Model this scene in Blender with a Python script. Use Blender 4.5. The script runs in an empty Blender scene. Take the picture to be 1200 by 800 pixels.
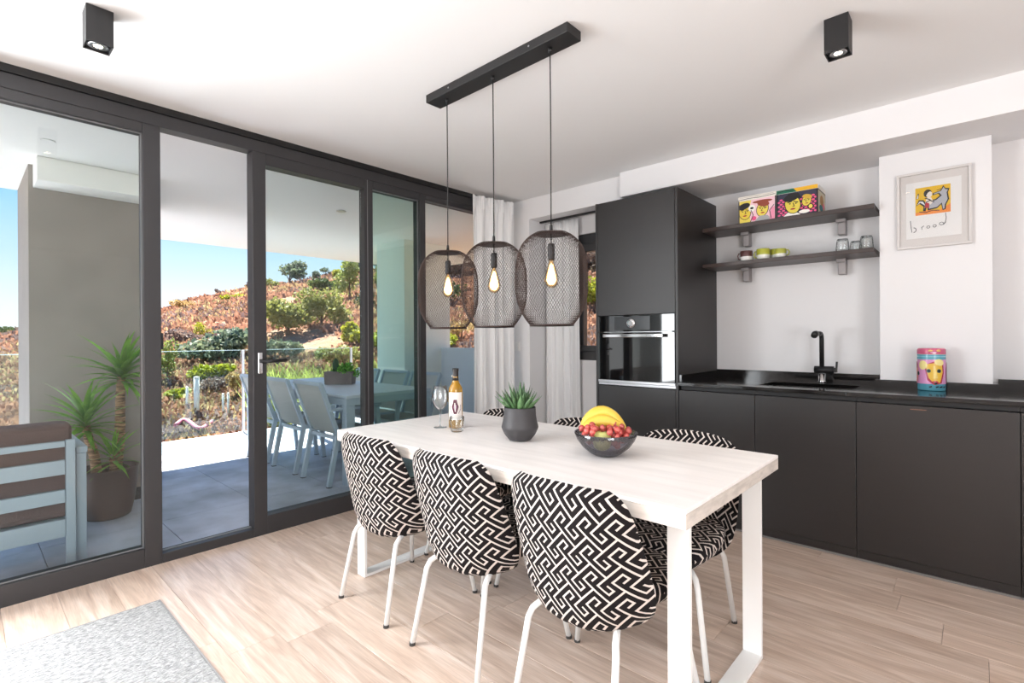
import bpy, bmesh, math, random
from math import sin, cos, pi, sqrt, atan2, tan, radians
from mathutils import Vector, Matrix, Euler, noise as mnoise
random.seed(11)
SC = bpy.context.scene
COL = SC.collection

# ------------------------------------------------------------------ camera
CAM_H = 1.22
TH, ROLL, FPX = 0.8294, -0.006, 595.2
FW = Vector((-cos(TH), sin(TH), 0)); RT = Vector((sin(TH), cos(TH), 0)); UP = Vector((0, 0, 1))
cd = bpy.data.cameras.new('camera'); cam = bpy.data.objects.new('camera', cd); COL.objects.link(cam)
cd.sensor_width = 36; cd.lens = FPX * 36 / 1200; cd.shift_y = -3.8 / 1200
cd.clip_start = .05; cd.clip_end = 500
m3 = Matrix((RT, UP, -FW)).transposed().to_4x4()
cam.matrix_world = Matrix.Translation((0, 0, CAM_H)) @ m3 @ Matrix.Rotation(ROLL, 4, 'Z')
SC.camera = cam

# ------------------------------------------------------------------ view, sky, sun, window daylight, fill lamp
SC.view_settings.view_transform = 'Standard'; SC.view_settings.look = 'None'
SC.view_settings.gamma = 1; SC.view_settings.use_curve_mapping = False
SC.view_settings.exposure = 0.55
SC.cycles.max_bounces = 10; SC.cycles.diffuse_bounces = 5; SC.cycles.transparent_max_bounces = 24
SC.cycles.caustics_reflective = False; SC.cycles.caustics_refractive = False
SC.cycles.sample_clamp_indirect = 6

def lin(c):
    return tuple(((x / 255) / 12.92 if x / 255 <= .04045 else (((x / 255) + .055) / 1.055) ** 2.4) for x in c[:3]) + (1,)

W = bpy.data.worlds.new('sky'); SC.world = W; W.use_nodes = True
nt = W.node_tree; nt.nodes.clear()
tc = nt.nodes.new('ShaderNodeTexCoord'); sp = nt.nodes.new('ShaderNodeSeparateXYZ')
rp = nt.nodes.new('ShaderNodeValToRGB'); bg = nt.nodes.new('ShaderNodeBackground'); wo = nt.nodes.new('ShaderNodeOutputWorld')
nt.links.new(tc.outputs['Generated'], sp.inputs[0]); nt.links.new(sp.outputs['Z'], rp.inputs[0])
nt.links.new(rp.outputs[0], bg.inputs[0]); nt.links.new(bg.outputs[0], wo.inputs[0])
cr = rp.color_ramp
cr.elements[0].position = 0.0; cr.elements[0].color = (.97, .99, 1.0, 1)
cr.elements[1].position = 1.0; cr.elements[1].color = lin((70, 135, 225))
for p, c in ((.05, (240, 248, 255)), (.12, (205, 232, 255)), (.22, (150, 207, 252)), (.4, (105, 170, 240))):
    e = cr.elements.new(p); e.color = lin(c)
bg.inputs[1].default_value = .88

def light(name, kind, energy, color, loc, rot=None, **kw):
    d = bpy.data.lights.new(name, kind); d.energy = energy; d.color = color
    for k, v in kw.items(): setattr(d, k, v)
    o = bpy.data.objects.new(name, d); o.location = loc; COL.objects.link(o)
    if rot is not None: o.rotation_euler = rot
    return o
SUN_DIR = Vector((-.66, .10, 1.0)).normalized()      # towards the sun: beyond the terrace, high
sun = light('sun', 'SUN', 20.0, (1, .95, .86), (-20, 3, 30), SUN_DIR.to_track_quat('Z', 'Y').to_euler(), angle=radians(.6))
# daylight entering through the glass front and a fill lamp added behind the camera
light('side_fill_light', 'AREA', 105, (.97, .985, 1), (2.92, -1.7, 1.25), Euler((radians(90), 0, radians(90))), shape='RECTANGLE', size=2.4, size_y=2.2)
light('glass_front_daylight', 'AREA', 175, (.93, .97, 1), (-3.22, -1.45, 1.25), Euler((radians(90), 0, radians(-90))), shape='RECTANGLE', size=2.9, size_y=2.2)

# ------------------------------------------------------------------ helpers
def N(t, kind, **kw):
    n = t.nodes.new(kind)
    for k, v in kw.items(): setattr(n, k, v)
    return n
MATS = {}
def mat(name, rgb, rough=.5, metal=0, spec=.5, bump=0, bscale=40, var=0, vscale=3, rgb2=None, stretch=(1, 1, 1), emit=0, objrand=0, trans=0, coat=0):
    """procedural principled material: base colour with noise variation and noise bump"""
    if name in MATS: return MATS[name]
    m = bpy.data.materials.new(name); m.use_nodes = True; t = m.node_tree; t.nodes.clear()
    out = N(t, 'ShaderNodeOutputMaterial'); b = N(t, 'ShaderNodeBsdfPrincipled')
    t.links.new(b.outputs[0], out.inputs[0])
    b.inputs['Roughness'].default_value = rough; b.inputs['Metallic'].default_value = metal
    b.inputs['Specular IOR Level'].default_value = spec
    if coat: b.inputs['Coat Weight'].default_value = coat; b.inputs['Coat Roughness'].default_value = .05
    b.inputs['Base Color'].default_value = lin(rgb)
    if var or bump:
        c = N(t, 'ShaderNodeTexCoord'); mp = N(t, 'ShaderNodeMapping'); mp.inputs['Scale'].default_value = stretch
        t.links.new(c.outputs['Object'], mp.inputs[0])
    if var:
        nz = N(t, 'ShaderNodeTexNoise'); nz.inputs['Scale'].default_value = vscale; nz.inputs['Detail'].default_value = 6
        t.links.new(mp.outputs[0], nz.inputs[0])
        r = N(t, 'ShaderNodeValToRGB'); r.color_ramp.elements[0].position = .35; r.color_ramp.elements[1].position = .65
        a2 = rgb2 or tuple(min(255, x * (1 + var)) for x in rgb)
        a1 = rgb if rgb2 else tuple(x * (1 - var) for x in rgb)
        r.color_ramp.elements[0].color = lin(a1); r.color_ramp.elements[1].color = lin(a2)
        t.links.new(nz.outputs[0], r.inputs[0]); src = r.outputs[0]
        if objrand:
            oi = N(t, 'ShaderNodeObjectInfo'); hs = N(t, 'ShaderNodeHueSaturation'); mr = N(t, 'ShaderNodeMapRange')
            mr.inputs[3].default_value = 1 - objrand; mr.inputs[4].default_value = 1 + objrand
            t.links.new(oi.outputs['Random'], mr.inputs[0]); t.links.new(mr.outputs[0], hs.inputs['Value'])
            t.links.new(src, hs.inputs['Color']); src = hs.outputs[0]
        t.links.new(src, b.inputs['Base Color'])
    if bump:
        n2 = N(t, 'ShaderNodeTexNoise'); n2.inputs['Scale'].default_value = bscale; n2.inputs['Detail'].default_value = 4
        t.links.new(mp.outputs[0], n2.inputs[0])
        bp = N(t, 'ShaderNodeBump'); bp.inputs['Strength'].default_value = bump; bp.inputs['Distance'].default_value = .01
        t.links.new(n2.outputs[0], bp.inputs['Height']); t.links.new(bp.outputs[0], b.inputs['Normal'])
    if emit:
        b.inputs['Emission Color'].default_value = lin(rgb); b.inputs['Emission Strength'].default_value = emit
    if trans:
        tr = N(t, 'ShaderNodeBsdfTranslucent'); mx = N(t, 'ShaderNodeMixShader'); mx.inputs[0].default_value = trans
        if var: t.links.new(src, tr.inputs[0])
        else: tr.inputs[0].default_value = lin(rgb)
        t.links.new(b.outputs[0], mx.inputs[1]); t.links.new(tr.outputs[0], mx.inputs[2]); t.links.new(mx.outputs[0], out.inputs[0])
    MATS[name] = m
    return m

def glass(name, tint=(255, 255, 255), refl=.9, rough=0.0, base=.04):
    """thin clear pane: tinted transparency plus a Fresnel mirror layer"""
    if name in MATS: return MATS[name]
    m = bpy.data.materials.new(name); m.use_nodes = True; t = m.node_tree; t.nodes.clear()
    out = N(t, 'ShaderNodeOutputMaterial'); tr = N(t, 'ShaderNodeBsdfTransparent'); gl = N(t, 'ShaderNodeBsdfGlossy')
    tr.inputs[0].default_value = lin(tint); gl.inputs['Roughness'].default_value = rough
    gl.inputs[0].default_value = (refl, refl, refl, 1)
    lw = N(t, 'ShaderNodeLayerWeight'); lw.inputs[0].default_value = .12
    mr = N(t, 'ShaderNodeMapRange'); mr.inputs[3].default_value = base; mr.inputs[4].default_value = .9
    mx = N(t, 'ShaderNodeMixShader')
    t.links.new(lw.outputs['Fresnel'], mr.inputs[0]); t.links.new(mr.outputs[0], mx.inputs[0])
    t.links.new(tr.outputs[0], mx.inputs[1]); t.links.new(gl.outputs[0], mx.inputs[2]); t.links.new(mx.outputs[0], out.inputs[0])
    MATS[name] = m
    return m

class B:
    """collects shapes into one mesh"""
    def __init__(s): s.v = []; s.f = []; s.mi = []; s.uv = None; s.cur = 0; s.mats = []
    def use(s, m):
        if m not in s.mats: s.mats.append(m)
        s.cur = s.mats.index(m); return s
    def add(s, vs, fs):
        o = len(s.v); s.v += [tuple(p) for p in vs]
        for f in fs: s.f.append(tuple(i + o for i in f)); s.mi.append(s.cur)
        return s
    def box(s, a, b):
        x0, x1 = sorted((a[0], b[0])); y0, y1 = sorted((a[1], b[1])); z0, z1 = sorted((a[2], b[2]))
        return s.add([(x0, y0, z0), (x1, y0, z0), (x1, y1, z0), (x0, y1, z0), (x0, y0, z1), (x1, y0, z1), (x1, y1, z1), (x0, y1, z1)],
                     [(3, 2, 1, 0), (4, 5, 6, 7), (0, 1, 5, 4), (1, 2, 6, 5), (2, 3, 7, 6), (3, 0, 4, 7)])
    def bar(s, p, q, w, h=None, up=(0, 0, 1)):
        """rectangular bar from p to q, w wide, h along up"""
        h = h or w; p = Vector(p); q = Vector(q); d = (q - p).normalized(); u = Vector(up)
        if abs(d.dot(u)) > .99: u = Vector((0, 1, 0))
        a = d.cross(u).normalized() * w / 2; b_ = a.cross(d).normalized() * h / 2
        vs = [p - a - b_, p + a - b_, p + a + b_, p - a + b_, q - a - b_, q + a - b_, q + a + b_, q - a + b_]
        return s.add(vs, [(3, 2, 1, 0), (4, 5, 6, 7), (0, 1, 5, 4), (1, 2, 6, 5), (2, 3, 7, 6), (3, 0, 4, 7)])
    def tube(s, pts, r, n=8, cap=True):
        """round tube through points; r may be a list"""
        pts = [Vector(p) for p in pts]; rs = r if isinstance(r, (list, tuple)) else [r] * len(pts)
        vs = []; fs = []; ref = None
        for i, p in enumerate(pts):
            d = (pts[min(i + 1, len(pts) - 1)] - pts[max(i - 1, 0)]).normalized()
            if ref is None:
                ref = Vector((1, 0, 0)) if abs(d.x) < .9 else Vector((0, 1, 0))
            a = (ref - d * ref.dot(d)).normalized(); ref = a; b_ = d.cross(a)
            for k in range(n):
                t = 2 * pi * k / n; vs.append(p + (a * cos(t) + b_ * sin(t)) * rs[i])
        for i in range(len(pts) - 1):
            for k in range(n):
                fs.append((i * n + k, i * n + (k + 1) % n, (i + 1) * n + (k + 1) % n, (i + 1) * n + k))
        if cap: fs += [tuple(reversed(range(n))), tuple(range((len(pts) - 1) * n, len(pts) * n))]
        return s.add(vs, fs)
    def lathe(s, prof, c=(0, 0, 0), n=24, rib=None):
        """revolve (r, z) profile about the vertical through c"""
        vs = []; fs = []
        for r, z in prof:
            for k in range(n):
                t = 2 * pi * k / n; rr = r * (rib(k, n, z) if rib else 1)
                vs.append((c[0] + rr * cos(t), c[1] + rr * sin(t), c[2] + z))
        for i in range(len(prof) - 1):
            for k in range(n):
                fs.append((i * n + k, i * n + (k + 1) % n, (i + 1) * n + (k + 1) % n, (i + 1) * n + k))
        if prof[0][0] > 1e-5: fs.append(tuple(reversed(range(n))))
        if prof[-1][0] > 1e-5: fs.append(tuple(range((len(prof) - 1) * n, len(prof) * n)))
        return s.add(vs, fs)
    def ball(s, c, r, n=10, m=7, sc=(1, 1, 1)):
        prof = [(max(1e-6, r * sin(pi * i / m)), -r * cos(pi * i / m)) for i in range(m + 1)]
        vs = []; fs = []
        for pr, z in prof:
            for k in range(n):
                t = 2 * pi * k / n; vs.append((c[0] + pr * cos(t) * sc[0], c[1] + pr * sin(t) * sc[1], c[2] + z * sc[2]))
        for i in range(m):
            for k in range(n):
                fs.append((i * n + k, i * n + (k + 1) % n, (i + 1) * n + (k + 1) % n, (i + 1) * n + k))
        return s.add(vs, fs)
    def grid(s, fn, nu, nv):
        vs = [fn(i / nu, j / nv) for j in range(nv + 1) for i in range(nu + 1)]
        fs = [(j * (nu + 1) + i, j * (nu + 1) + i + 1, (j + 1) * (nu + 1) + i + 1, (j + 1) * (nu + 1) + i) for j in range(nv) for i in range(nu)]
        return s.add(vs, fs)

def origin(o):
    p = Vector((0, 0, 0))
    while o: p += o.location; o = o.parent
    return p
def part(name, b, m=None, parent=None, bev=0, smooth=False, label=None, seg=2, uv=None):
    """link one mesh; its points are given in world coordinates and moved under the parent's base"""
    me = bpy.data.meshes.new(name); off = origin(parent)
    me.from_pydata([(p[0] - off.x, p[1] - off.y, p[2] - off.z) for p in b.v], [], b.f)
    if b.mats:
        for x in b.mats: me.materials.append(x)
        me.polygons.foreach_set('material_index', b.mi)
    else: me.materials.append(m)
    if uv:
        l = me.uv_layers.new(name='UVMap')
        for lp in me.loops: l.data[lp.index].uv = uv[lp.vertex_index]
    if smooth: me.polygons.foreach_set('use_smooth', [True] * len(me.polygons))
    me.validate(); me.update()
    o = bpy.data.objects.new(name, me); COL.objects.link(o)
    if parent: o.parent = parent
    if bev:
        md = o.modifiers.new('bevel', 'BEVEL'); md.width = bev; md.segments = seg; md.limit_method = 'ANGLE'; md.angle_limit = radians(40)
    if label: o['label'] = label
    return o
def thing(name, label, cat, loc=(0, 0, 0), group=None):
    o = bpy.data.objects.new(name, None); o.empty_display_size = .1; o.location = loc; COL.objects.link(o)
    return tag(o, label, cat, group)
def tag(o, label=None, cat=None, group=None, kind=None):
    for k, v in (('label', label), ('category', cat), ('group', group), ('kind', kind)):
        if v: o[k] = v
    return o
def copy_tree(o, parent=None):
    c = o.copy(); COL.objects.link(c)
    if parent: c.parent = parent
    for ch in list(o.children): copy_tree(ch, c)
    return c
def struct(name, b, m, parent=None, label=None, bev=0):
    o = part(name, b, m, parent, bev=bev)
    if not parent: o['kind'] = 'structure'
    if label: o['label'] = label
    return o
def sbase(name, label, loc=(0, 0, 0)):
    o = bpy.data.objects.new(name, None); o.location = loc; COL.objects.link(o); o['kind'] = 'structure'; o['label'] = label
    return o
def at(px, depth, z=None):
    """point seen in column px at a given forward distance"""
    d = FW + RT * ((px - 600) / FPX); p = d * depth
    return Vector((p.x, p.y, z if z is not None else 0))

# flat print made of thin coloured polygons: local frame (o, ux, uy, n), shapes in drawing units
def flat(rgb, rough=.6): return mat('print_%02x%02x%02x' % rgb, rgb, rough)
def ell(cx, cy, rx, ry, rot=0, n=18, a0=0, a1=2 * pi):
    full = abs(a1 - a0 - 2 * pi) < 1e-6
    r = []
    for k in range(n if full else n + 1):
        t = a0 + (a1 - a0) * k / n; x = rx * cos(t); y = ry * sin(t)
        r.append((cx + x * cos(rot) - y * sin(rot), cy + x * sin(rot) + y * cos(rot)))
    return r
def strokes(pts, w):
    out = []
    for (x0, y0), (x1, y1) in zip(pts[:-1], pts[1:]):
        L = sqrt((x1 - x0) ** 2 + (y1 - y0) ** 2) or 1e-6; nx = -(y1 - y0) / L * w / 2; ny = (x1 - x0) / L * w / 2
        ex = (x1 - x0) / L * w * .3; ey = (y1 - y0) / L * w * .3
        out.append([(x0 + nx - ex, y0 + ny - ey), (x1 + nx + ex, y1 + ny + ey), (x1 - nx + ex, y1 - ny + ey), (x0 - nx - ex, y0 - ny - ey)])
    return out
def cut(p, ax, lim, s):
    o = []
    for i in range(len(p)):
        a, c = p[i], p[(i + 1) % len(p)]; ia, ic = s * (a[ax] - lim) >= 0, s * (c[ax] - lim) >= 0
        if ia: o.append(a)
        if ia != ic:
            k = (lim - a[ax]) / (c[ax] - a[ax]); o.append(tuple(u + k * (v - u) for u, v in zip(a, c)))
    return o
def drawing(shapes, mapper, step=.00012, crop=False):
    """shapes: (colour, polygon) or (colour, polyline, width); mapper(x, y, lift) -> world point"""
    b = B(); k = 0
    for sh in shapes:
        b.use(flat(sh[0])); polys = [sh[1]] if len(sh) == 2 else strokes(sh[1], sh[2])
        k += 1
        for p in polys:
            if crop:
                for ax, lim, s in ((0, 0, 1), (0, 1, -1), (1, 0, 1), (1, 1, -1)): p = cut(p, ax, lim, s) if p else p
                if len(p) < 3: continue
            vs = [mapper(x, y, step * k) for x, y in p]
            b.add(vs, [tuple(range(len(vs)))])
    return b

# ------------------------------------------------------------------ materials of the room
M_WALL = mat('wall_paint', (232, 231, 232), .75, bump=.04, bscale=180)
M_CEIL = mat('ceiling_paint', (238, 238, 238), .8, bump=.03, bscale=150)
M_FRAME = mat('anthracite_aluminium', (50, 49, 51), .45, spec=.5)
M_TRACK = mat('black_track', (18, 17, 18), .5)
M_SEAL = mat('pane_seal', (120, 120, 122), .5)
M_BLACK = mat('matte_black', (24, 23, 24), .5)
M_CAB = mat('black_brown_laminate', (20, 14, 13), .42, spec=.66, var=.06, vscale=3, stretch=(1, 1, 9))
M_TOP = mat('black_polished_stone', (17, 15, 15), .09, var=.3, vscale=60)
M_STEEL = mat('brushed_steel', (190, 190, 192), .3, metal=1)
M_CHROME = mat('chrome', (220, 220, 222), .08, metal=1)
M_WHITE = mat('white_metal', (238, 237, 235), .4)
G_CLEAR = glass('clear_pane', (246, 250, 249), base=.02)
G_TINT = glass('double_pane', (222, 238, 232), base=.05)
G_RAIL = glass('railing_glass', (228, 240, 240), base=.03)

def wood_mat():
    m = bpy.data.materials.new('light_oak_plank'); m.use_nodes = True; t = m.node_tree; t.nodes.clear()
    out = N(t, 'ShaderNodeOutputMaterial'); b = N(t, 'ShaderNodeBsdfPrincipled'); t.links.new(b.outputs[0], out.inputs[0])
    c = N(t, 'ShaderNodeTexCoord'); oi = N(t, 'ShaderNodeObjectInfo')
    off = N(t, 'ShaderNodeVectorMath', operation='MULTIPLY_ADD'); cmb = N(t, 'ShaderNodeCombineXYZ')
    for k in range(3): t.links.new(oi.outputs['Random'], cmb.inputs[k])
    off.inputs[1].default_value = (37, 19, 53); t.links.new(cmb.outputs[0], off.inputs[0]); t.links.new(c.outputs['Object'], off.inputs[2])
    mp = N(t, 'ShaderNodeMapping'); mp.inputs['Scale'].default_value = (.9, 9, 1); t.links.new(off.outputs[0], mp.inputs[0])
    n1 = N(t, 'ShaderNodeTexNoise'); n1.inputs['Scale'].default_value = 2.2; n1.inputs['Detail'].default_value = 8; n1.inputs['Distortion'].default_value = 1.2
    t.links.new(mp.outputs[0], n1.inputs[0])
    r = N(t, 'ShaderNodeValToRGB'); e = r.color_ramp.elements
    e[0].position = .28; e[0].color = lin((196, 170, 152)); e[1].position = .72; e[1].color = lin((238, 219, 206))
    x = e.new(.5); x.color = lin((220, 197, 180))
    t.links.new(n1.outputs[0], r.inputs[0])
    mp2 = N(t, 'ShaderNodeMapping'); mp2.inputs['Scale'].default_value = (3, 70, 1); t.links.new(off.outputs[0], mp2.inputs[0])
    n2 = N(t, 'ShaderNodeTexNoise'); n2.inputs['Scale'].default_value = 3; n2.inputs['Detail'].default_value = 5; t.links.new(mp2.outputs[0], n2.inputs[0])
    mr = N(t, 'ShaderNodeMapRange'); mr.inputs[1].default_value = .3; mr.inputs[2].default_value = .7; mr.inputs[3].default_value = .86; mr.inputs[4].default_value = 1.06
    t.links.new(n2.outputs[0], mr.inputs[0])
    hs = N(t, 'ShaderNodeHueSaturation'); mv = N(t, 'ShaderNodeMapRange'); mv.inputs[3].default_value = .88; mv.inputs[4].default_value = 1.08
    mu = N(t, 'ShaderNodeMath', operation='MULTIPLY')
    t.links.new(oi.outputs['Random'], mv.inputs[0]); t.links.new(mv.outputs[0], mu.inputs[0]); t.links.new(mr.outputs[0], mu.inputs[1])
    t.links.new(mu.outputs[0], hs.inputs['Value']); t.links.new(r.outputs[0], hs.inputs['Color']); t.links.new(hs.outputs[0], b.inputs['Base Color'])
    b.inputs['Roughness'].default_value = .28
    bp = N(t, 'ShaderNodeBump'); bp.inputs['Strength'].default_value = .12; bp.inputs['Distance'].default_value = .004
    t.links.new(n2.outputs[0], bp.inputs['Height']); t.links.new(bp.outputs[0], b.inputs['Normal'])
    return m
M_WOOD = wood_mat()

# ------------------------------------------------------------------ room shell
XG, XR, YB, YF, ZC = -3.30, 3.0, 4.0, -6.0, 2.5
floor = struct('floor', B().box((XG - .1, YF, -.12), (XR, YB + .1, -.013)), mat('floor_screed', (70, 62, 56), .9), label='light oak plank floor of the dining room')
rr = random.Random(4); y = -1.6
row = 0
while y < YB:
    x = XG + .002 - rr.uniform(0, 1.3)
    while x < XR:
        x0 = max(x, XG + .002); x1 = min(x + 1.38, XR); y1 = min(y + .192, YB)
        if x1 - x0 > .04: part('plank', B().box((x0 + .0006, y + .0006, -.013), (x1 - .0006, y1 - .0006, 0)), M_WOOD, floor, bev=.0008, seg=1)
        x += 1.38
    y += .192; row += 1
o = part('plank_field', B().box((XG + .002, YF, -.013), (XR, -1.6005, -.0002)), M_WOOD, floor); o['kind'] = 'stuff'
struct('ceiling', B().box((XG - .1, YF - .1, ZC), (XR + .1, YB + .1, ZC + .2)), M_CEIL, label='flat white ceiling')
# kitchen side: niche back wall, beam across it, window recess, pier by the glass
struct('wall_back', B().box((-2.15, YB, -.1), (XR, YB + .15, 2.31)).box((-3.03, 3.8, -.1), (-2.1515, 3.95, 1.02)).box((-3.03, 3.8, 2.15), (-2.1515, 3.95, 2.31))
       .box((-3.03, 3.8, 1.02), (-2.74, 3.95, 2.15)), M_WALL, label='white wall behind the kitchen counter')
struct('wall_corner', B().box((XG + .0, 3.55, -.1), (-3.03, 4.15, ZC - .001)), M_WALL, label='white wall strip between the glass front and the small window')
struct('trim_1', B().box((-2.04, 3.48, 2.31), (XR, YB + .15, ZC - .001)), M_WALL, label='white boxed ceiling beam above the kitchen units')
struct('trim_2', B().box((-3.03, 3.55, 2.31), (-2.041, YB + .15, ZC - .001)), M_WALL, label='white lintel above the recessed small window')
struct('wall_pillar', B().box((-.436, 3.80, .956), (.063, YB - .001, 2.309)), M_WALL, label='white wall pillar carrying the framed print')
# walls beside and behind the camera, the right one with an opening made up for the fill lamp
struct('wall_left', B().box((XG - .09, YF, -.1), (XG, -3.191, ZC - .04)), M_WALL, label='white wall continuing the glass front behind the camera')
struct('wall_right', B().box((XR, YF, -.1), (XR + .12, -2.95, ZC)).box((XR, -.45, -.1), (XR + .12, YB, ZC)).box((XR, -2.95, 2.4), (XR + .12, -.45, ZC)).box((XR, -2.95, -.1), (XR + .12, -.45, .05)), M_WALL, label='white wall to the right of the room')
struct('wall_front', B().box((XG, YF - .12, -.1), (XR, YF, ZC)), M_WALL, label='white wall at the near end of the room')

# ------------------------------------------------------------------ glass front (x = -3.30)
X0, X1 = XG - .09, XG
struct('trim_3', B().box((X0 + .01, YF, 2.462), (X1 + .012, 3.548, ZC - .001)), M_TRACK, label='black curtain track along the top of the glass front')
struct('trim_4', B().box((X0, YF, 2.39), (X1, 3.548, 2.462)), M_FRAME, label='anthracite head rail of the glass front', bev=.003)
def fixed_window(name, label, ya, yb, zb, zt, g, posts=()):
    w = sbase(name, label, (XG - .045, (ya + yb) / 2, 0))
    if zb > 0.001: part('bottom_rail', B().box((X0, ya, -.01), (X1, yb, zb)), M_FRAME, w, bev=.003)
    part('top_rail', B().box((X0, ya, zt), (X1, yb, 2.389)), M_FRAME, w, bev=.003)
    for a, c in posts: part('stile', B().box((X0, a, -.01), (X1 + .001, c, 2.3895)), M_FRAME, w, bev=.003)
    s = B(); e = .006; xs = XG - .03
    s.box((xs, ya, zb), (xs + e, yb, zb + e)).box((xs, ya, zt - e), (xs + e, yb, zt))
    s.box((xs, ya, zb + e), (xs + e, ya + e, zt - e)).box((xs, yb - e, zb + e), (xs + e, yb, zt - e))
    part('glazing_bead', s, M_SEAL, w)
    part('pane', B().box((XG - .05, ya + .001, zb - .01), (XG - .042, yb - .001, zt + .01)), g, w)
    return w
fixed_window('window_1', 'wide fixed glass panel at the left with the yucca behind it', -1.2, .676, .10, 2.34, G_CLEAR, ((-1.28, -1.2), (.676, .756)))
fixed_window('window_4', 'fixed glass panel beyond the left edge of the picture', -3.19, -1.28, .10, 2.34, G_CLEAR)
fixed_window('window_2', 'narrow greenish glass panel right of the sliding door', 2.085, 2.515, .10, 2.335, G_TINT, ((2.515, 2.572),))
fixed_window('window_3', 'last glass panel beside the striped curtain', 2.572, 3.545, .10, 2.35, G_CLEAR)
d1 = sbase('door_1', 'open doorway of the sliding glass front with a low threshold', (XG - .045, 1.0, 0))
part('threshold', B().box((X0, .757, -.01), (X1, 1.235, .05)), M_FRAME, d1, bev=.003)
part('track_groove', B().box((XG - .06, .757, .0501), (XG - .045, 1.235, .054)), M_SEAL, d1)
part('lock_keeper', B().box((XG - .03, .7563, 1.17), (XG - .008, .768, 1.26)), M_BLACK, d1, bev=.003)
d2 = sbase('door_2', 'sliding glass door leaf slid open with a black lever handle', (XG - .045, 1.66, 0))
part('stile', B().box((X0, 1.236, -.01), (X1, 1.316, 2.3895)), M_FRAME, d2, bev=.003)
part('stile', B().box((X0 + .02, 2.012, -.01), (X1 + .001, 2.084, 2.3895)), M_FRAME, d2, bev=.003)
part('bottom_rail', B().box((X0, 1.316, -.01), (X1, 2.012, .112)), M_FRAME, d2, bev=.003)
part('top_rail', B().box((X0, 1.316, 2.32), (X1, 2.012, 2.3895)), M_FRAME, d2, bev=.003)
part('seal', B().box((X1 - .012, 2.036, .0), (X1 + .004, 2.04, 2.389)), M_SEAL, d2)
part('pane', B().box((XG - .05, 1.317, .105), (XG - .042, 2.011, 2.33)), G_CLEAR, d2)
hd = part('handle_plate', B().box((X1, 1.262, 1.01), (X1 + .008, 1.288, 1.14)), M_CHROME, d2, bev=.002)
part('handle', B().tube([(X1 + .008, 1.275, 1.085), (X1 + .05, 1.275, 1.085)], .009, 10).tube([(X1 + .05, 1.268, 1.085), (X1 + .05, 1.42, 1.09)], .011, 10), M_BLACK, hd, smooth=True, label='black lever handle')

# ------------------------------------------------------------------ small window in the recess
w5 = sbase('window_5', 'small dark framed window in the white recess beside the oven column', (-2.45, 3.82, 1.02))
f = B(); ya, yb = 3.815, 3.885
for a, c in (((-2.74, ya, 1.02), (-2.152, yb, 1.10)), ((-2.74, ya, 2.06), (-2.152, yb, 2.149)), ((-2.74, ya, 1.10), (-2.66, yb, 2.06)), ((-2.30, ya, 1.10), (-2.152, yb, 2.06))): f.box(a, c)
part('frame', f, M_FRAME, w5, bev=.004)
f = B()
for a, c in (((-2.66, ya - .012, 1.10), (-2.30, yb - .02, 1.15)), ((-2.66, ya - .012, 1.99), (-2.30, yb - .02, 2.06)), ((-2.66, ya - .012, 1.15), (-2.61, yb - .02, 1.99)), ((-2.352, ya - .012, 1.15), (-2.30, yb - .02, 1.99))): f.box(a, c)
part('sash', f, M_FRAME, w5, bev=.004)
part('handle', B().box((-2.64, ya - .035, 1.45), (-2.62, ya - .013, 1.58)), M_BLACK, w5, bev=.004)
part('pane', B().box((-2.61, 3.845, 1.15), (-2.352, 3.852, 1.99)), G_CLEAR, w5)

# ------------------------------------------------------------------ curtains
def curtain_mat():
    m = bpy.data.materials.new('striped_sheer'); m.use_nodes = True; t = m.node_tree; t.nodes.clear()
    out = N(t, 'ShaderNodeOutputMaterial'); d = N(t, 'ShaderNodeBsdfDiffuse'); tr = N(t, 'ShaderNodeBsdfTranslucent'); mx = N(t, 'ShaderNodeMixShader'); mx.inputs[0].default_value = .22
    uv = N(t, 'ShaderNodeUVMap'); s = N(t, 'ShaderNodeSeparateXYZ'); t.links.new(uv.outputs[0], s.inputs[0])
    c = N(t, 'ShaderNodeCombineXYZ'); t.links.new(s.outputs[0], c.inputs[0])
    n = N(t, 'ShaderNodeTexNoise'); n.inputs['Scale'].default_value = 26; n.inputs['Detail'].default_value = 3; t.links.new(c.outputs[0], n.inputs[0])
    r = N(t, 'ShaderNodeValToRGB'); e = r.color_ramp.elements; e[0].position = .30; e[0].color = lin((206, 203, 207)); e[1].position = .42; e[1].color = lin((252, 252, 252))
    t.links.new(n.outputs[0], r.inputs[0])
    for x in (d, tr): t.links.new(r.outputs[0], x.inputs[0])
    t.links.new(d.outputs[0], mx.inputs[1]); t.links.new(tr.outputs[0], mx.inputs[2]); t.links.new(mx.outputs[0], out.inputs[0])
    return m
M_CURT = curtain_mat()
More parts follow.
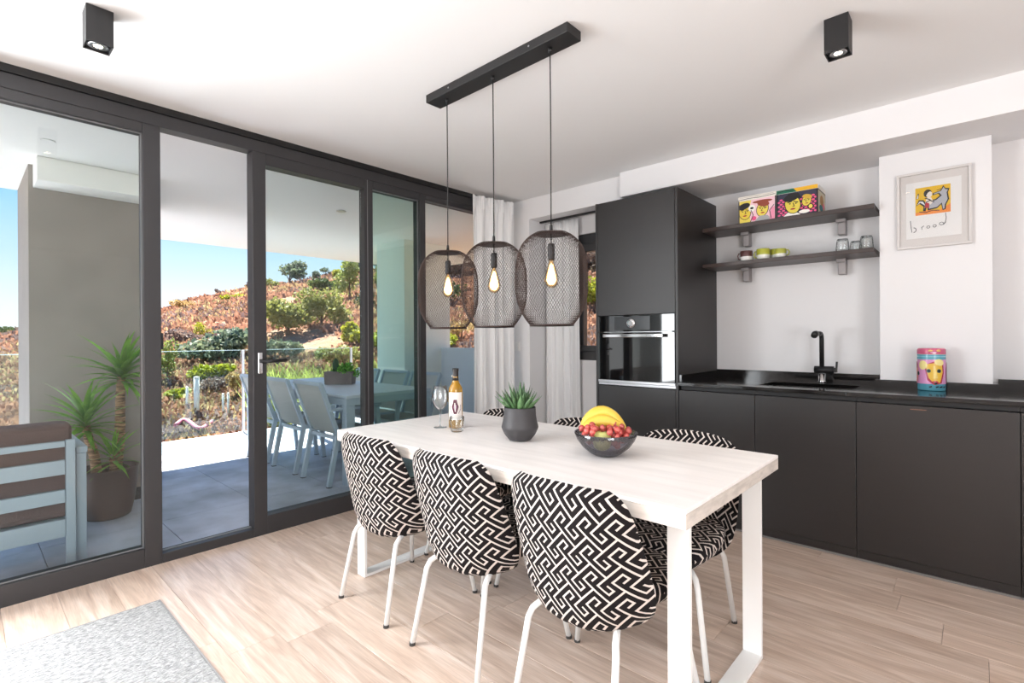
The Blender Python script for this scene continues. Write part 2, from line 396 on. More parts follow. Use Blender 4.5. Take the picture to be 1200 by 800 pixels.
def curtain(label, p0, p1, zt, zb, amp, nf, seed, out):
    t = thing('curtain', label, 'curtain', ((p0[0] + p1[0]) / 2, (p0[1] + p1[1]) / 2, zb))
    r = random.Random(seed); P0 = Vector((p0[0], p0[1], 0)); P1 = Vector((p1[0], p1[1], 0)); D = P1 - P0; nn = Vector((out[0], out[1], 0))
    nu, nv = 110, 26; uv = []
    ph = r.uniform(0, 6)
    def fn(u, v):
        top = max(0, 1 - (v) / .06) if v < .06 else 0
        w = sin(u * nf * 2 * pi + ph + .5 * sin(3 * u * pi + v * 1.5)) * (.55 + .45 * v) + .35 * sin(u * nf * 4.7 * pi + 2 * ph) * v
        if v < .05: w = .5 * sin(u * nf * 2 * pi + ph) + .25 * sin(u * nf * 6 * pi)
        p = P0 + D * u + nn * (amp * w)
        return (p.x, p.y, zt + (zb - zt) * v)
    b = B().grid(fn, nu, nv)
    uv = [(i / nu * 1.9, j / nv * 2.4) for j in range(nv + 1) for i in range(nu + 1)]
    o = part('cloth', b, M_CURT, t, smooth=True, uv=uv)
    md = o.modifiers.new('thick', 'SOLIDIFY'); md.thickness = .002
    hb = B().grid(lambda u, v: tuple(Vector(fn(u, v * .045)) + nn * .004), nu, 3)
    part('heading_tape', hb, M_CURT, t, smooth=True, uv=[(i / nu * 1.9, j * .03) for j in range(4) for i in range(nu + 1)])
    return t
curtain('white curtain with grey stripes hanging from the ceiling at the end of the glass front', (-3.19, 2.98), (-3.12, 3.46), 2.455, .012, .032, 4.6, 3, (1, 0))
curtain('shorter striped white curtain inside the small window recess', (-3.0, 3.74), (-2.62, 3.74), 2.285, .012, .024, 4.2, 8, (0, 1))
ra = thing('curtain_rail', 'thin black curtain rail below the lintel of the small window', 'curtain rail', (-2.6, 3.70, 2.30))
part('rail', B().box((-3.02, 3.69, 2.293), (-2.153, 3.71, 2.3085)), M_BLACK, ra)
sw = thing('light_switch', 'small white double switch plate between the two curtains', 'switch', (-3.19, 3.545, 1.14))
part('plate', B().box((-3.235, 3.540, 1.10), (-3.15, 3.5495, 1.185)), M_WHITE, sw, bev=.002)
for k in (0, 1): part('rocker', B().box((-3.229 + .039 * k, 3.536, 1.107), (-3.194 + .039 * k, 3.5405, 1.178)), M_WHITE, sw, bev=.001)

# ------------------------------------------------------------------ ceiling spots
def spot(label, x, y, e):
    t = thing('ceiling_spotlight', label, 'spotlight', (x, y, ZC), 'black cube spotlights on the ceiling'); a = .042
    b = B(); z0, z1 = 2.36, ZC - .001
    for s in ((-a, -a, -a + .004, a), (a - .004, -a, a, a), (-a + .004, -a, a - .004, -a + .004), (-a + .004, a - .004, a - .004, a)): b.box((x + s[0], y + s[1], z0), (x + s[2], y + s[3], z1))
    part('housing', b, M_BLACK, t, bev=.001)
    part('inner_plate', B().box((x - a + .005, y - a + .005, z0 + .010), (x + a - .005, y + a - .005, z0 + .03)), M_BLACK, t)
    part('reflector', B().lathe([(.030, 0), (.034, -.004), (.026, -.004)], (x, y, z0 + .0098), 20), M_STEEL, t, smooth=True)
    part('lamp', B().lathe([(.001, 0), (.026, 0), (.024, -.003), (.001, -.004)], (x, y, z0 + .0092), 20), mat('spot_glow', (255, 236, 205), .4, emit=14), t)
    l = light('spot_beam', 'SPOT', e, (1, .9, .75), (x, y, z0 - .012), Euler((0, 0, 0)), spot_size=radians(75), spot_blend=.6, shadow_soft_size=.03)
    l.parent = t; l.location = Vector((x, y, z0 - .012)) - t.location
spot('black cube spotlight on the ceiling above the glass front', -2.52, .375, 10)
spot('black cube spotlight on the ceiling in front of the kitchen units', -.41, 2.415, 10)

# ------------------------------------------------------------------ kitchen: oven column
tall = thing('tall_cabinet', 'tall dark handleless cabinet column housing the built-in oven', 'cabinet', (-1.82, 3.63, 0))
Y0 = 3.30
part('carcass', B().box((-2.149, Y0 + .021, .06), (-2.131, 3.998, 2.24)).box((-2.131, Y0 + .03, 2.222), (-1.513, 3.998, 2.24)).box((-2.131, Y0 + .021, .06), (-1.513, 3.99, .078))
     .box((-2.131, 3.985, .078), (-1.513, 3.998, 2.222)).box((-2.131, Y0 + .03, .84), (-1.513, 3.98, .862)).box((-2.131, Y0 + .03, 1.392), (-1.513, 3.98, 1.41)), M_CAB, tall)
part('side_panel', B().box((-1.513, Y0, .06), (-1.495, 3.998, 2.24)), M_CAB, tall, bev=.001)
part('side_panel', B().box((-2.15, Y0, .06), (-2.132, 3.32, 2.24)), M_CAB, tall, bev=.001)
part('door', B().box((-2.130, Y0, 1.386), (-1.515, Y0 + .02, 2.238)), M_CAB, tall, bev=.0015, label='tall plain door above the oven')
part('door', B().box((-2.130, Y0, .06), (-1.515, Y0 + .02, .862)), M_CAB, tall, bev=.0015, label='plain door below the oven')
part('plinth', B().box((-2.149, Y0 + .012, .001), (-1.495, Y0 + .03, .058)), M_CAB, tall)
part('gap_strip', B().box((-2.130, Y0 + .006, .868), (-1.515, Y0 + .026, .884)), M_STEEL, tall)
ov = thing('built_in_oven', 'built-in compact oven with mirror black glass front and chrome bar handle', 'oven', (-1.82, 3.33, .89))
M_OVG = mat('oven_black_glass', (12, 12, 13), .03, spec=.9, coat=.6)
part('oven_body', B().box((-2.10, Y0 + .032, .89), (-1.55, 3.86, 1.38)), M_STEEL, ov)
part('oven_door', B().box((-2.128, Y0 - .004, .905), (-1.517, Y0 + .026, 1.258)), M_OVG, ov, bev=.002)
part('control_panel', B().box((-2.128, Y0 - .004, 1.263), (-1.517, Y0 + .026, 1.383)), M_OVG, ov, bev=.002)
part('display', B().box((-1.985, Y0 - .0052, 1.275), (-1.70, Y0 - .004, 1.372)), mat('dark_grey_display', (50, 52, 54), .2), ov)
part('knob', B().tube([(-1.845, Y0 - .005, 1.323), (-1.845, Y0 - .016, 1.323), (-1.845, Y0 - .021, 1.323)], [.034, .034, .028], 28), M_CHROME, ov, smooth=True)
part('knob_face', B().tube([(-1.845, Y0 - .0215, 1.323), (-1.845, Y0 - .0225, 1.323)], .018, 20), mat('dial_grey', (150, 152, 154), .4), ov)
hb = part('handle', B().box((-2.06, Y0 - .048, 1.222), (-1.585, Y0 - .030, 1.245)), M_CHROME, ov, bev=.003)
for x in (-2.03, -1.60): part('handle_post', B().box((x - .012, Y0 - .03, 1.226), (x + .012, Y0 - .0045, 1.241)), M_BLACK, hb)
part('lower_trim', B().box((-2.128, Y0 - .003, .888), (-1.517, Y0 + .02, .904)), M_STEEL, ov)

# ------------------------------------------------------------------ base cabinets, worktop, sink, tap
def base_cab(x0, x1, label, split=None):
    t = thing('base_cabinet', label, 'cabinet', ((x0 + x1) / 2, 3.6, 0), 'handleless base cabinets under the worktop')
    part('carcass', B().box((x0 + .001, Y0 + .024, .06), (x0 + .018, 3.96, .86)).box((x1 - .018, Y0 + .024, .06), (x1 - .001, 3.96, .86)).box((x0 + .018, Y0 + .024, .06), (x1 - .018, 3.96, .078)).box((x0 + .018, 3.94, .078), (x1 - .018, 3.96, .86)), M_CAB, t)
    part('door', B().box((x0 + .0015, Y0 + .002, .06), (x1 - .0015, Y0 + .022, .862)), M_CAB, t, bev=.0015)
    part('grip_rail', B().box((x0 + .001, Y0 + .03, .864), (x1 - .001, Y0 + .05, .888)), M_BLACK, t)
    part('plinth', B().box((x0 + .001, Y0 + .012, .001), (x1 - .001, Y0 + .03, .056)), M_CAB, t)
    part('plinth_seal', B().box((x0 + .001, Y0 + .006, .001), (x1 - .001, Y0 + .0115, .012)), mat('grey_seal', (120, 116, 114), .5), t)
    return t
base_cab(-1.494, -1.009, 'dark base cabinet directly beside the oven column')
base_cab(-1.009, -.488, 'dark base cabinet below the sink')
c3 = base_cab(-.488, .146, 'wide dark base cabinet under the decorated tin')
part('brass_line', B().box((-.255, Y0 + .0005, .842), (-.19, Y0 + .0021, .8455)), mat('copper_line', (140, 95, 75), .4), c3)
base_cab(.146, .75, 'dark base cabinet at the right edge of the picture')
base_cab(.75, 1.35, 'dark base cabinet beyond the right edge of the picture')
ZT = .915
wt = thing('worktop', 'long polished black stone worktop over the base cabinets', 'worktop', (-.1, 3.6, .89))
sx0, sx1, sy0, sy1 = -1.03, -.53, 3.43, 3.76
part('slab', B().box((-1.494, Y0 - .018, .893), (sx0, 3.978, ZT)).box((sx1, Y0 - .018, .893), (1.4, 3.778, ZT)).box((sx0, Y0 - .018, .893), (sx1, sy0, ZT)).box((sx0, sy1, .893), (sx1, 3.978, ZT)).box((sx1, 3.778, .893), (-.462, 3.978, ZT)).box((.088, 3.778, .893), (1.4, 3.978, ZT)), M_TOP, wt, bev=.0015)
part('upstand', B().box((-1.494, 3.978, .893), (-.462, 3.998, .972)), M_TOP, wt, bev=.001)
part('upstand', B().box((-.462, 3.778, .893), (.088, 3.798, .956)).box((-.462, 3.798, .893), (-.438, 3.998, .956)).box((.066, 3.798, .893), (.088, 3.998, .956)), M_TOP, wt, bev=.001)
part('upstand', B().box((.088, 3.978, .893), (1.4, 3.998, .972)), M_TOP, wt, bev=.001)
part('side_upstand', B().box((-1.4935, 3.31, ZT + .0005), (-1.476, 3.977, ZT + .05)), M_TOP, wt, bev=.001)
sk = thing('sink', 'black undermounted sink bowl sunk in the worktop', 'sink', (-.78, 3.6, .72))
a, c = (sx0 - .012, sy0 - .012), (sx1 + .012, sy1 + .012)
part('bowl', B().box((a[0], a[1], .72), (c[0], c[1], .735)).box((a[0], a[1], .735), (sx0, c[1], .8925)).box((sx1, a[1], .735), (c[0], c[1], .8925)).box((sx0, a[1], .735), (sx1, sy0, .8925)).box((sx0, sy1, .735), (sx1, c[1], .8925)), mat('black_composite', (22, 21, 21), .3), sk)
part('drain', B().lathe([(.045, .735), (.045, .739), (.03, .7395), (.0001, .737)], (-.78, 3.6, 0), 20), M_STEEL, sk, smooth=True)
fa = thing('tap', 'black single lever kitchen tap standing behind the sink', 'tap', (-.758, 3.86, ZT))
part('base', B().lathe([(.024, .0005), (.024, .01), (.02, .014), (.02, .06)], (-.758, 3.86, ZT), 18), M_CHROME, fa, smooth=True, label='chrome base collar')
part('body', B().tube([(-.800, 3.86, 1.0), (-.690, 3.86, 1.0)], .024, 16), M_BLACK, fa, smooth=True)
part('lever', B().bar((-.688, 3.86, 1.0), (-.672, 3.86, 1.0), .03, .03).tube([(-.676, 3.86, 1.0), (-.672, 3.855, 1.055)], .006, 8), M_BLACK, fa)
part('spout', B().tube([(-.758, 3.86, 1.01), (-.758, 3.86, 1.20), (-.758, 3.853, 1.225), (-.758, 3.835, 1.238), (-.758, 3.80, 1.24), (-.758, 3.70, 1.238)], .014, 14), M_BLACK, fa, smooth=True)
part('spray_head', B().tube([(-.758, 3.71, 1.238), (-.758, 3.67, 1.236), (-.758, 3.65, 1.225)], .019, 14), M_BLACK, fa, smooth=True)

# ------------------------------------------------------------------ shelves and what stands on them
M_SHELF = mat('dark_shelf_wood', (66, 55, 52), .42, var=.1, vscale=3, stretch=(1, 9, 1))
def shelf(label, zt, th, xr):
    t = thing('wall_shelf', label, 'shelf', (-.97, 3.85, zt - th), 'dark wall shelves above the counter')
    part('board', B().box((-1.493, 3.72, zt - th), (xr, 3.998, zt)), M_SHELF, t, bev=.003)
    for x in (-1.255, -.655):
        k = part('bracket', B().box((x - .022, 3.93, zt - th - .10), (x + .022, 3.997, zt - th - .001)), mat('bracket_grey', (150, 145, 145), .45, metal=.4), t, bev=.004)
        part('bracket_clip', B().box((x - .027, 3.90, zt - th - .022), (x + .027, 3.9295, zt - th - .0005)), mat('bracket_grey', (150, 145, 145), .45, metal=.4), k, bev=.002)
    return t
S1, S2 = 2.018, 1.755
shelf('upper dark wall shelf carrying two comic print boxes', S1, .029, -.452)
shelf('lower dark wall shelf carrying cups and upturned glasses', S2, .027, -.455)
K = (22, 20, 22); YE = (236, 214, 92); PK = (240, 150, 178); RO = (235, 90, 140); WHT = (245, 242, 236); TE = (40, 110, 120); GR = (20, 110, 84); MU = (238, 182, 40)
def face(cx, cy, s, skin, hair, flip=1):
    r = [(K, ell(cx, cy, .30 * s, .40 * s, .2 * flip)), (skin, ell(cx, cy, .27 * s, .37 * s, .2 * flip)), (hair, ell(cx - .04 * s * flip, cy + .30 * s, .30 * s, .16 * s, .25 * flip))]
    r += [(K, [(cx - .18 * s, cy + .10 * s), (cx - .04 * s, cy + .13 * s)], .035 * s), (K, [(cx + .05 * s, cy + .12 * s), (cx + .19 * s, cy + .07 * s)], .035 * s)]
    r += [(K, ell(cx - .10 * s, cy + .04 * s, .035 * s, .025 * s)), (K, ell(cx + .12 * s, cy + .03 * s, .035 * s, .025 * s)), (K, [(cx + .02 * s, cy + .06 * s), (cx + .06 * s * flip, cy - .08 * s), (cx, cy - .09 * s)], .022 * s)]
    r += [((200, 50, 60), ell(cx + .01 * s, cy - .19 * s, .09 * s, .035 * s)), (K, [(cx - .08 * s, cy - .19 * s), (cx + .10 * s, cy - .18 * s)], .018 * s)]
    return [(q_[0], [(cx + (x - cx) * .68, y) for x, y in q_[1]]) + tuple(q_[2:]) for q_ in r]
def dots(x0, y0, nx, ny, d, r, c):
    return [(c, ell(x0 + i * d + (j % 2) * d / 2, y0 + j * d * .8, r, r, 0, 8)) for i in range(nx) for j in range(ny)]
def box_thing(label, x0, x1, h, bg_, shapes, lidshapes):
    y0, y1 = 3.745, 3.965
    t = thing('storage_box', label, 'box', ((x0 + x1) / 2, (y0 + y1) / 2, S1), 'comic print boxes on the upper shelf')
    part('carton', B().box((x0, y0, S1 + .0005), (x1, y1, S1 + h - .028)), flat(bg_), t, bev=.001)
    part('lid', B().box((x0 - .0015, y0 - .0015, S1 + h - .028), (x1 + .0015, y1 + .0015, S1 + h)), flat((238, 232, 222)), t, bev=.001)
    b = B()
    for xa in (x0, x1 - .006): part('edge_band', B().box((xa, y0 - .0012, S1 + .001), (xa + .006, y0 - .0002, S1 + h - .03)), flat(K), t)
    w = x1 - x0
    part('front_print', drawing(shapes, lambda x, y, l: (x0 + .007 + x * (w - .014), y0 - .0003 - l, S1 + .004 + y * (h - .036)), crop=True), None, t)
    part('lid_print', drawing(lidshapes, lambda x, y, l: (x0 + x * w, y0 - .0017 - l, S1 + h - .027 + y * .025)), None, t)
    return t
A = [((246, 205, 214), [(0, 0), (1, 0), (1, 1), (0, 1)]), (YE, [(0, 0), (.32, 0), (.27, .5), (.34, 1), (0, 1)])] + face(.15, .48, .9, (232, 205, 70), K) + [(WHT, ell(.36, .62, .10, .16)), (K, ell(.36, .62, .05, .05))] + face(.66, .50, .85, YE, (150, 70, 50), -1)
A += [((150, 70, 50), ell(.66, .86, .28, .07)), ((170, 170, 172), [(.44, 0), (.58, .22), (.80, .20), (.92, 0)]), (RO, ell(.42, .14, .07, .10)), (PK, [(.86, 0), (1, 0), (1, .55), (.9, .5)])]
A += [(K, [(.32, 0), (.40, .3), (.34, .52)], .02), (K, [(.9, .05), (.86, .4), (.98, .62)], .02)]
box_thing('white storage box with yellow and pink comic faces at the left of the upper shelf', -1.243, -1.0, .188, (240, 228, 224), A,
          [(K, [(.02, .2), (.3, .35), (.55, .2), (.95, .4)], .12), ((200, 195, 190), [(.05, .75), (.5, .65), (.9, .8)], .15)])
Bp = [((50, 48, 70), [(0, 0), (1, 0), (1, 1), (0, 1)])] + dots(.03, .08, 4, 8, .12, .045, (232, 90, 140)) + dots(.62, .08, 4, 8, .12, .045, (232, 90, 140))
Bp += [(WHT, [(.16, 0), (.30, .18), (.46, .16), (.60, 0)])] + face(.40, .48, 1.05, (226, 206, 80), K) + [(K, [(.18, .78), (.30, .98), (.55, .96), (.62, .70), (.44, .82)])] + face(.76, .55, .6, (226, 206, 80), (210, 170, 60), -1) + [(WHT, ell(.70, .10, .14, .08)), (K, ell(.86, .28, .08, .12)), (YE, ell(.86, .28, .05, .09))]
bb = box_thing('storage box with green and orange lid and dotted comic faces on the upper shelf', -.995, -.752, .186, (46, 44, 62), Bp,
          [(GR, [(0, 0), (.5, 0), (.42, 1), (0, 1)]), (MU, [(.5, 0), (1, 0), (1, 1), (.42, 1)]), (K, [(.05, .5), (.2, .7), (.4, .4)], .1)])
x1 = -.752
Es = [((196, 186, 160), [(0, 0), (1, 0), (1, 1), (0, 1)]), ((170, 120, 60), ell(.5, .6, .25, .25)), (TE, ell(.4, .25, .25, .15)), (RO, ell(.75, .4, .1, .15))]
part('side_print', drawing(Es, lambda x, y, l: (x1 + .0003 + l, 3.752 + x * .205, S1 + .006 + y * .145)), None, bb)

def cup(label, x, y, r, h, c_in, c_out, hand):
    t = thing('cup', label, 'cup', (x, y, S2), 'small cups on the lower shelf')
    prof = [(r * .72, .0005), (r * .9, .006), (r, h * .45), (r, h - .002), (r * .97, h), (r * .92, h - .002), (r * .9, h * .4), (r * .7, .008), (.0001, .008)]
    b = B().lathe(prof, (x, y, S2), 22); m1, m2 = flat(c_out, .3), flat(c_in, .3); n = 22; b.mats = [m1, m2]
    b.mi = [1 if i // n < 2 else 0 for i in range(len(b.f))]
    part('body', b, None, t, smooth=True)
    a = hand; pts = [(x + cos(a) * (r * .96 + d), y + sin(a) * (r * .96 + d), S2 + z) for d, z in ((0, h * .8), (.012, h * .84), (.02, h * .6), (.014, h * .3), (0, h * .25))]
    part('handle', B().tube(pts, .0042, 8), m1, t, smooth=True)
    return t
cup('dark brown cup with a white foot on the lower shelf', -1.21, 3.80, .041, .075, (238, 236, 232), (92, 58, 56), pi)
cup('first lime green cup next to the brown cup', -1.098, 3.80, .043, .076, (240, 240, 232), (176, 178, 62), pi)
cup('second lime green cup, the middle of the three', -1.03, 3.86, .040, .074, (240, 240, 232), (176, 178, 62), pi * .2)
cup('third lime green cup, rightmost of the three', -.985, 3.79, .036, .062, (240, 240, 232), (170, 172, 66), 0)
G_CUP = glass('tumbler_glass', (251, 252, 252), base=.06)
def tumbler(label, x, y, z, r, h, up, name='drinking_glass', group=None):
    t = thing(name, label, 'glass', (x, y, z), group)
    pr = [(r, .0005), (r * .99, h * .3), (r * .9, h * .78), (r * .82, h * .95), (r * .74, h)]
    inn = [(r * .7, h * .88), (r * .84, h * .75), (r * .94, h * .3), (r * .95, .0005)]
    if up: pr = [(a, h - z_) for a, z_ in reversed(pr)]; inn = [(a, h - z_) for a, z_ in reversed(inn)]; prof = [(.0001, .0005)] + [(a, max(z_, .0005)) for a, z_ in pr] + inn + [(.0001, h * .12)]
    else: prof = pr + [(.0001, h), ]; prof = prof[:-1] + [(.0001, h)]; prof2 = [(.0001, h * .88)] + inn
    b = B().lathe(prof, (x, y, z), 24)
    if not up: b.lathe(prof2, (x, y, z), 24)
    part('glass_body', b, G_CUP, t, smooth=True)
    if not up: part('thick_base', B().lathe([(r * .66, h * .885), (r * .7, h * .99), (.0001, h * .99)], (x, y, z), 20), glass('thick_glass', (214, 218, 220), base=.15), t, smooth=True)
    return t
tumbler('upturned clear tumbler, leftmost on the lower shelf', -.628, 3.80, S2, .037, .082, False, group='upturned tumblers on the lower shelf')
tumbler('upturned clear tumbler at the right end of the lower shelf', -.502, 3.80, S2, .037, .084, False, group='upturned tumblers on the lower shelf')
tumbler('upturned clear tumbler standing behind the other two', -.572, 3.90, S2, .034, .075, False, group='upturned tumblers on the lower shelf')

# ------------------------------------------------------------------ framed print on the pillar
fx0, fx1, fz0, fz1, fy = -.349, -.017, 1.73, 2.172, 3.797
pf = thing('picture_frame', 'white framed colour print of a reclining figure and grey dog on the pillar', 'picture', ((fx0 + fx1) / 2, fy, fz0))
b = B(); w = .014
b.box((fx0, fy - .022, fz0), (fx1, fy, fz0 + w)).box((fx0, fy - .022, fz1 - w), (fx1, fy, fz1)).box((fx0, fy - .022, fz0 + w), (fx0 + w, fy, fz1 - w)).box((fx1 - w, fy - .022, fz0 + w), (fx1, fy, fz1 - w))
part('frame', b, mat('frame_white', (214, 210, 208), .4), pf, bev=.002)
part('mount', B().box((fx0 + w, fy - .010, fz0 + w), (fx1 - w, fy - .002, fz1 - w)), mat('mount_card', (222, 217, 214), .8), pf)
OR = (240, 140, 50); GY = (176, 178, 186)
art = [((240, 239, 238), [(.13, .13), (.87, .13), (.87, .87), (.13, .87)])]
q = lambda x, y: (.26 + x * .47, .43 + y * .36)
P = lambda pts: [q(*p) for p in pts]
art += [((232, 186, 20), P([(0, 0), (1, 0), (1, 1), (0, 1)])), (OR, P([(0, 0), (1, 0), (1, .30), (.7, .12), (.35, .16), (0, .1)]))]
art += [(K, P([(.36, .14), (.34, .34), (.44, .50), (.58, .52), (.70, .62), (.66, .70), (.50, .66), (.50, .74), (.72, .80), (.80, .97), (.86, .86), (.97, .84), (.93, .70), (.96, .46), (.88, .28), (.87, .12), (.78, .08), (.74, .30), (.62, .18)]))]
art += [(GY, P([(.40, .20), (.40, .34), (.48, .46), (.60, .48), (.76, .62), (.68, .73), (.54, .69), (.54, .73), (.74, .78), (.81, .92), (.85, .82), (.93, .80), (.89, .70), (.92, .46), (.84, .28), (.83, .14), (.79, .13), (.76, .36), (.62, .23)]))]
art += [(K, P([(.02, .34), (.10, .56), (.24, .54), (.34, .36), (.30, .12), (.22, .14), (.24, .30), (.12, .42)])), ((225, 226, 230), P([(.05, .38), (.12, .51), (.22, .49), (.29, .34), (.25, .18), (.28, .34), (.14, .46)]))]
art += [((236, 226, 214), P([(.28, .42), (.34, .62), (.46, .60), (.52, .44), (.44, .34)])), ((178, 40, 52), P([(.27, .26), (.30, .44), (.40, .40), (.40, .22)]))]
art += [(K, ell(*q(.36, .76), .055, .052)), ((236, 226, 214), ell(*q(.40, .72), .042, .040)), (K, P([(.26, .70), (.32, .86), (.44, .84), (.36, .78), (.30, .66)])), (K, P([(.30, .44), (.42, .50), (.54, .42)]) , .012), (K, P([(.28, .60), (.40, .54), (.50, .44)]), .012)]
art += [(K, P([(.02, .60), (.06, .78), (.11, .80), (.09, .62)])), ((225, 226, 230), P([(.04, .62), (.07, .75), (.09, .74), (.08, .62)])), (K, P([(.62, .82), (.74, .86)]), .008), (K, P([(.12, .12), (.30, .08), (.5, .13), (.68, .10)]), .01)]
# handwritten word below the picture: b r o o d
h = (96, 98, 104)
art += [(h, [(.19, .37), (.20, .28), (.21, .22)], .010), (h, ell(.235, .245, .035, .03, 0, 10, -1.6, 1.9)[0:10], .010), (h, [(.345, .275), (.35, .24)], .008), (h, [(.345, .27), (.375, .285)], .008)]
art += [(h, ell(.435, .265, .022, .016, 0, 10) + [ell(.435, .265, .022, .016, 0, 10)[0]], .007), (h, ell(.52, .27, .022, .016, 0, 10) + [ell(.52, .27, .022, .016, 0, 10)[0]], .007), (h, ell(.61, .29, .028, .018, 0, 10) + [ell(.61, .29, .028, .018, 0, 10)[0]], .007), (h, [(.665, .42), (.672, .36), (.66, .30), (.635, .275)], .009)]
part('print', drawing(art, lambda x, y, l: (fx0 + x * (fx1 - fx0), fy - .0102 - l, fz0 + y * (fz1 - fz0)), .00008), None, pf)
part('glazing', B().box((fx0 + w, fy - .0165, fz0 + w), (fx1 - w, fy - .0150, fz1 - w)), glass('picture_glass', (252, 252, 252), base=.015), pf)

# ------------------------------------------------------------------ biscuit tin
tx, ty, tr, th = -.19, 3.692, .0615, .235
tin = thing('biscuit_tin', 'tall round tin painted with a yellow dog face on the worktop', 'tin', (tx, ty, ZT))
TB = (90, 160, 180)
b = B(); n = 40; b.lathe([(tr * .97, .001), (tr, .004), (tr, th * .855)], (tx, ty, ZT), n)
b.mats = [flat(TB, .25)]; part('can', b, None, tin, smooth=True)
def clip(poly, xa, xb):
    for s, lim in ((1, xa), (-1, xb)):
        o = []
        for i in range(len(poly)):
            p, r = poly[i], poly[(i + 1) % len(poly)]; pi_, ri = s * (p[0] - lim) >= 0, s * (r[0] - lim) >= 0
            if pi_: o.append(p)
            if pi_ != ri:
                k = (lim - p[0]) / (r[0] - p[0]); o.append((lim, p[1] + k * (r[1] - p[1])))
        poly = o
        if len(poly) < 3: return []
    return poly
def wrapdraw(shapes, r0, zz0, zz1, a_mid):
    """drawing wrapped round the tin; x in units of height, centred on angle a_mid"""
    b = B(); H_ = zz1 - zz0; k = 0
    for sh in shapes:
        k += 1; b.use(flat(sh[0], .3))
        for p in ([sh[1]] if len(sh) == 2 else strokes(sh[1], sh[2])):
            xs = [v[0] for v in p]; x = min(xs) - .001
            while x < max(xs):
                c_ = clip(p, x, x + .045)
                if c_:
                    rr_ = r0 + .0002 * k + .0006
                    b.add([(tx + rr_ * cos(a_mid + v[0] * H_ / r0), ty + rr_ * sin(a_mid + v[0] * H_ / r0), zz0 + v[1] * H_) for v in c_], [tuple(range(len(c_)))])
                x += .045
    return b
am = -pi / 2 + .18
S = [((216, 150, 196), [(-.75, .17), (.75, .17), (.75, .86), (-.75, .86)]), ((90, 160, 180), [(-.75, .86), (.75, .86), (.75, 1), (-.75, 1)]), ((120, 184, 200), [(-.75, .93), (.75, .93), (.75, .96), (-.75, .96)])]
S += [((170, 40, 70), [(-.20, .70), (-.13, .28), (.02, .14), (.2, .20), (.27, .50), (.24, .80), (.05, .82)]), ((228, 184, 66), [(-.17, .72), (-.10, .34), (.03, .17), (.16, .22), (.23, .50), (.20, .80), (.02, .76)]),
      ((240, 224, 150), ell(-.24, .70, .11, .13)), ((240, 224, 150), ell(.14, .78, .12, .09, -.3)), ((236, 206, 110), [(.0, .68), (.04, .68), (.10, .34), (.0, .32)]),
      ((50, 90, 90), ell(-.10, .54, .05, .055)), ((50, 90, 90), ell(.13, .54, .05, .055)), (K, ell(-.10, .54, .028, .03)), (K, ell(.13, .54, .028, .03)), ((170, 30, 50), ell(.04, .21, .075, .055)), (K, ell(.05, .19, .04, .03)),
      ((215, 120, 110), ell(-.47, .48, .10, .30)), ((150, 40, 70), ell(-.45, .70, .06, .10)), ((50, 90, 90), ell(-.37, .46, .045, .06)), (K, ell(-.37, .46, .024, .035)), ((215, 120, 110), ell(.50, .48, .10, .30))]
S += [(K, [(x, .085), (x + .04, .10)], .035) for x in (-.08, .06, .15, .24)]
part('printed_label', wrapdraw(S, tr, ZT + .005, ZT + th * .855, am), None, tin)
L = B().lathe([(tr * 1.02, th * .862), (tr * 1.03, th * .875), (tr * 1.03, th * .965), (tr * 1.0, th * .985), (tr * .9, th), (.0001, th)], (tx, ty, ZT), n)
L.mats = [flat((206, 96, 130), .25)]; lid = part('lid', L, None, tin, smooth=True)
S2_ = [((232, 200, 120), ell(-.6, .75, .5, .3)), ((226, 150, 190), ell(.1, .3, .7, .25)), ((240, 230, 220), ell(.2, .1, .4, .12)), ((232, 190, 110), ell(1.2, .8, .5, .3)), ((160, 50, 90), [(-1.6, .45), (-.4, .6), (.6, .55), (1.6, .4)], .12)]
part('lid_print', wrapdraw(S2_, tr * 1.03, ZT + th * .878, ZT + th * .962, am), None, lid)
part('seam_band', B().lathe([(tr * 1.005, th * .853), (tr * 1.015, th * .857), (tr * 1.005, th * .861)], (tx, ty, ZT), n), flat((236, 230, 224), .3), tin, smooth=True)

# ------------------------------------------------------------------ rug
rug = thing('rug', 'pale grey woven rug on the oak floor in the near left corner', 'rug', (-1.6, -.5, 0))
M_RUG = mat('woven_grey', (168, 168, 168), .95, bump=.9, bscale=210, var=.16, vscale=130, stretch=(1, .35, 1))
part('rug_body', B().box((-2.82, -1.2, .0005), (-.6, .63, .009)), M_RUG, rug, bev=.003)
part('binding', B().box((-2.826, .63, .0005), (-.6, .636, .008)).box((-2.826, -1.2, .0005), (-2.82, .63, .008)), mat('rug_binding', (150, 150, 150), .9), rug)

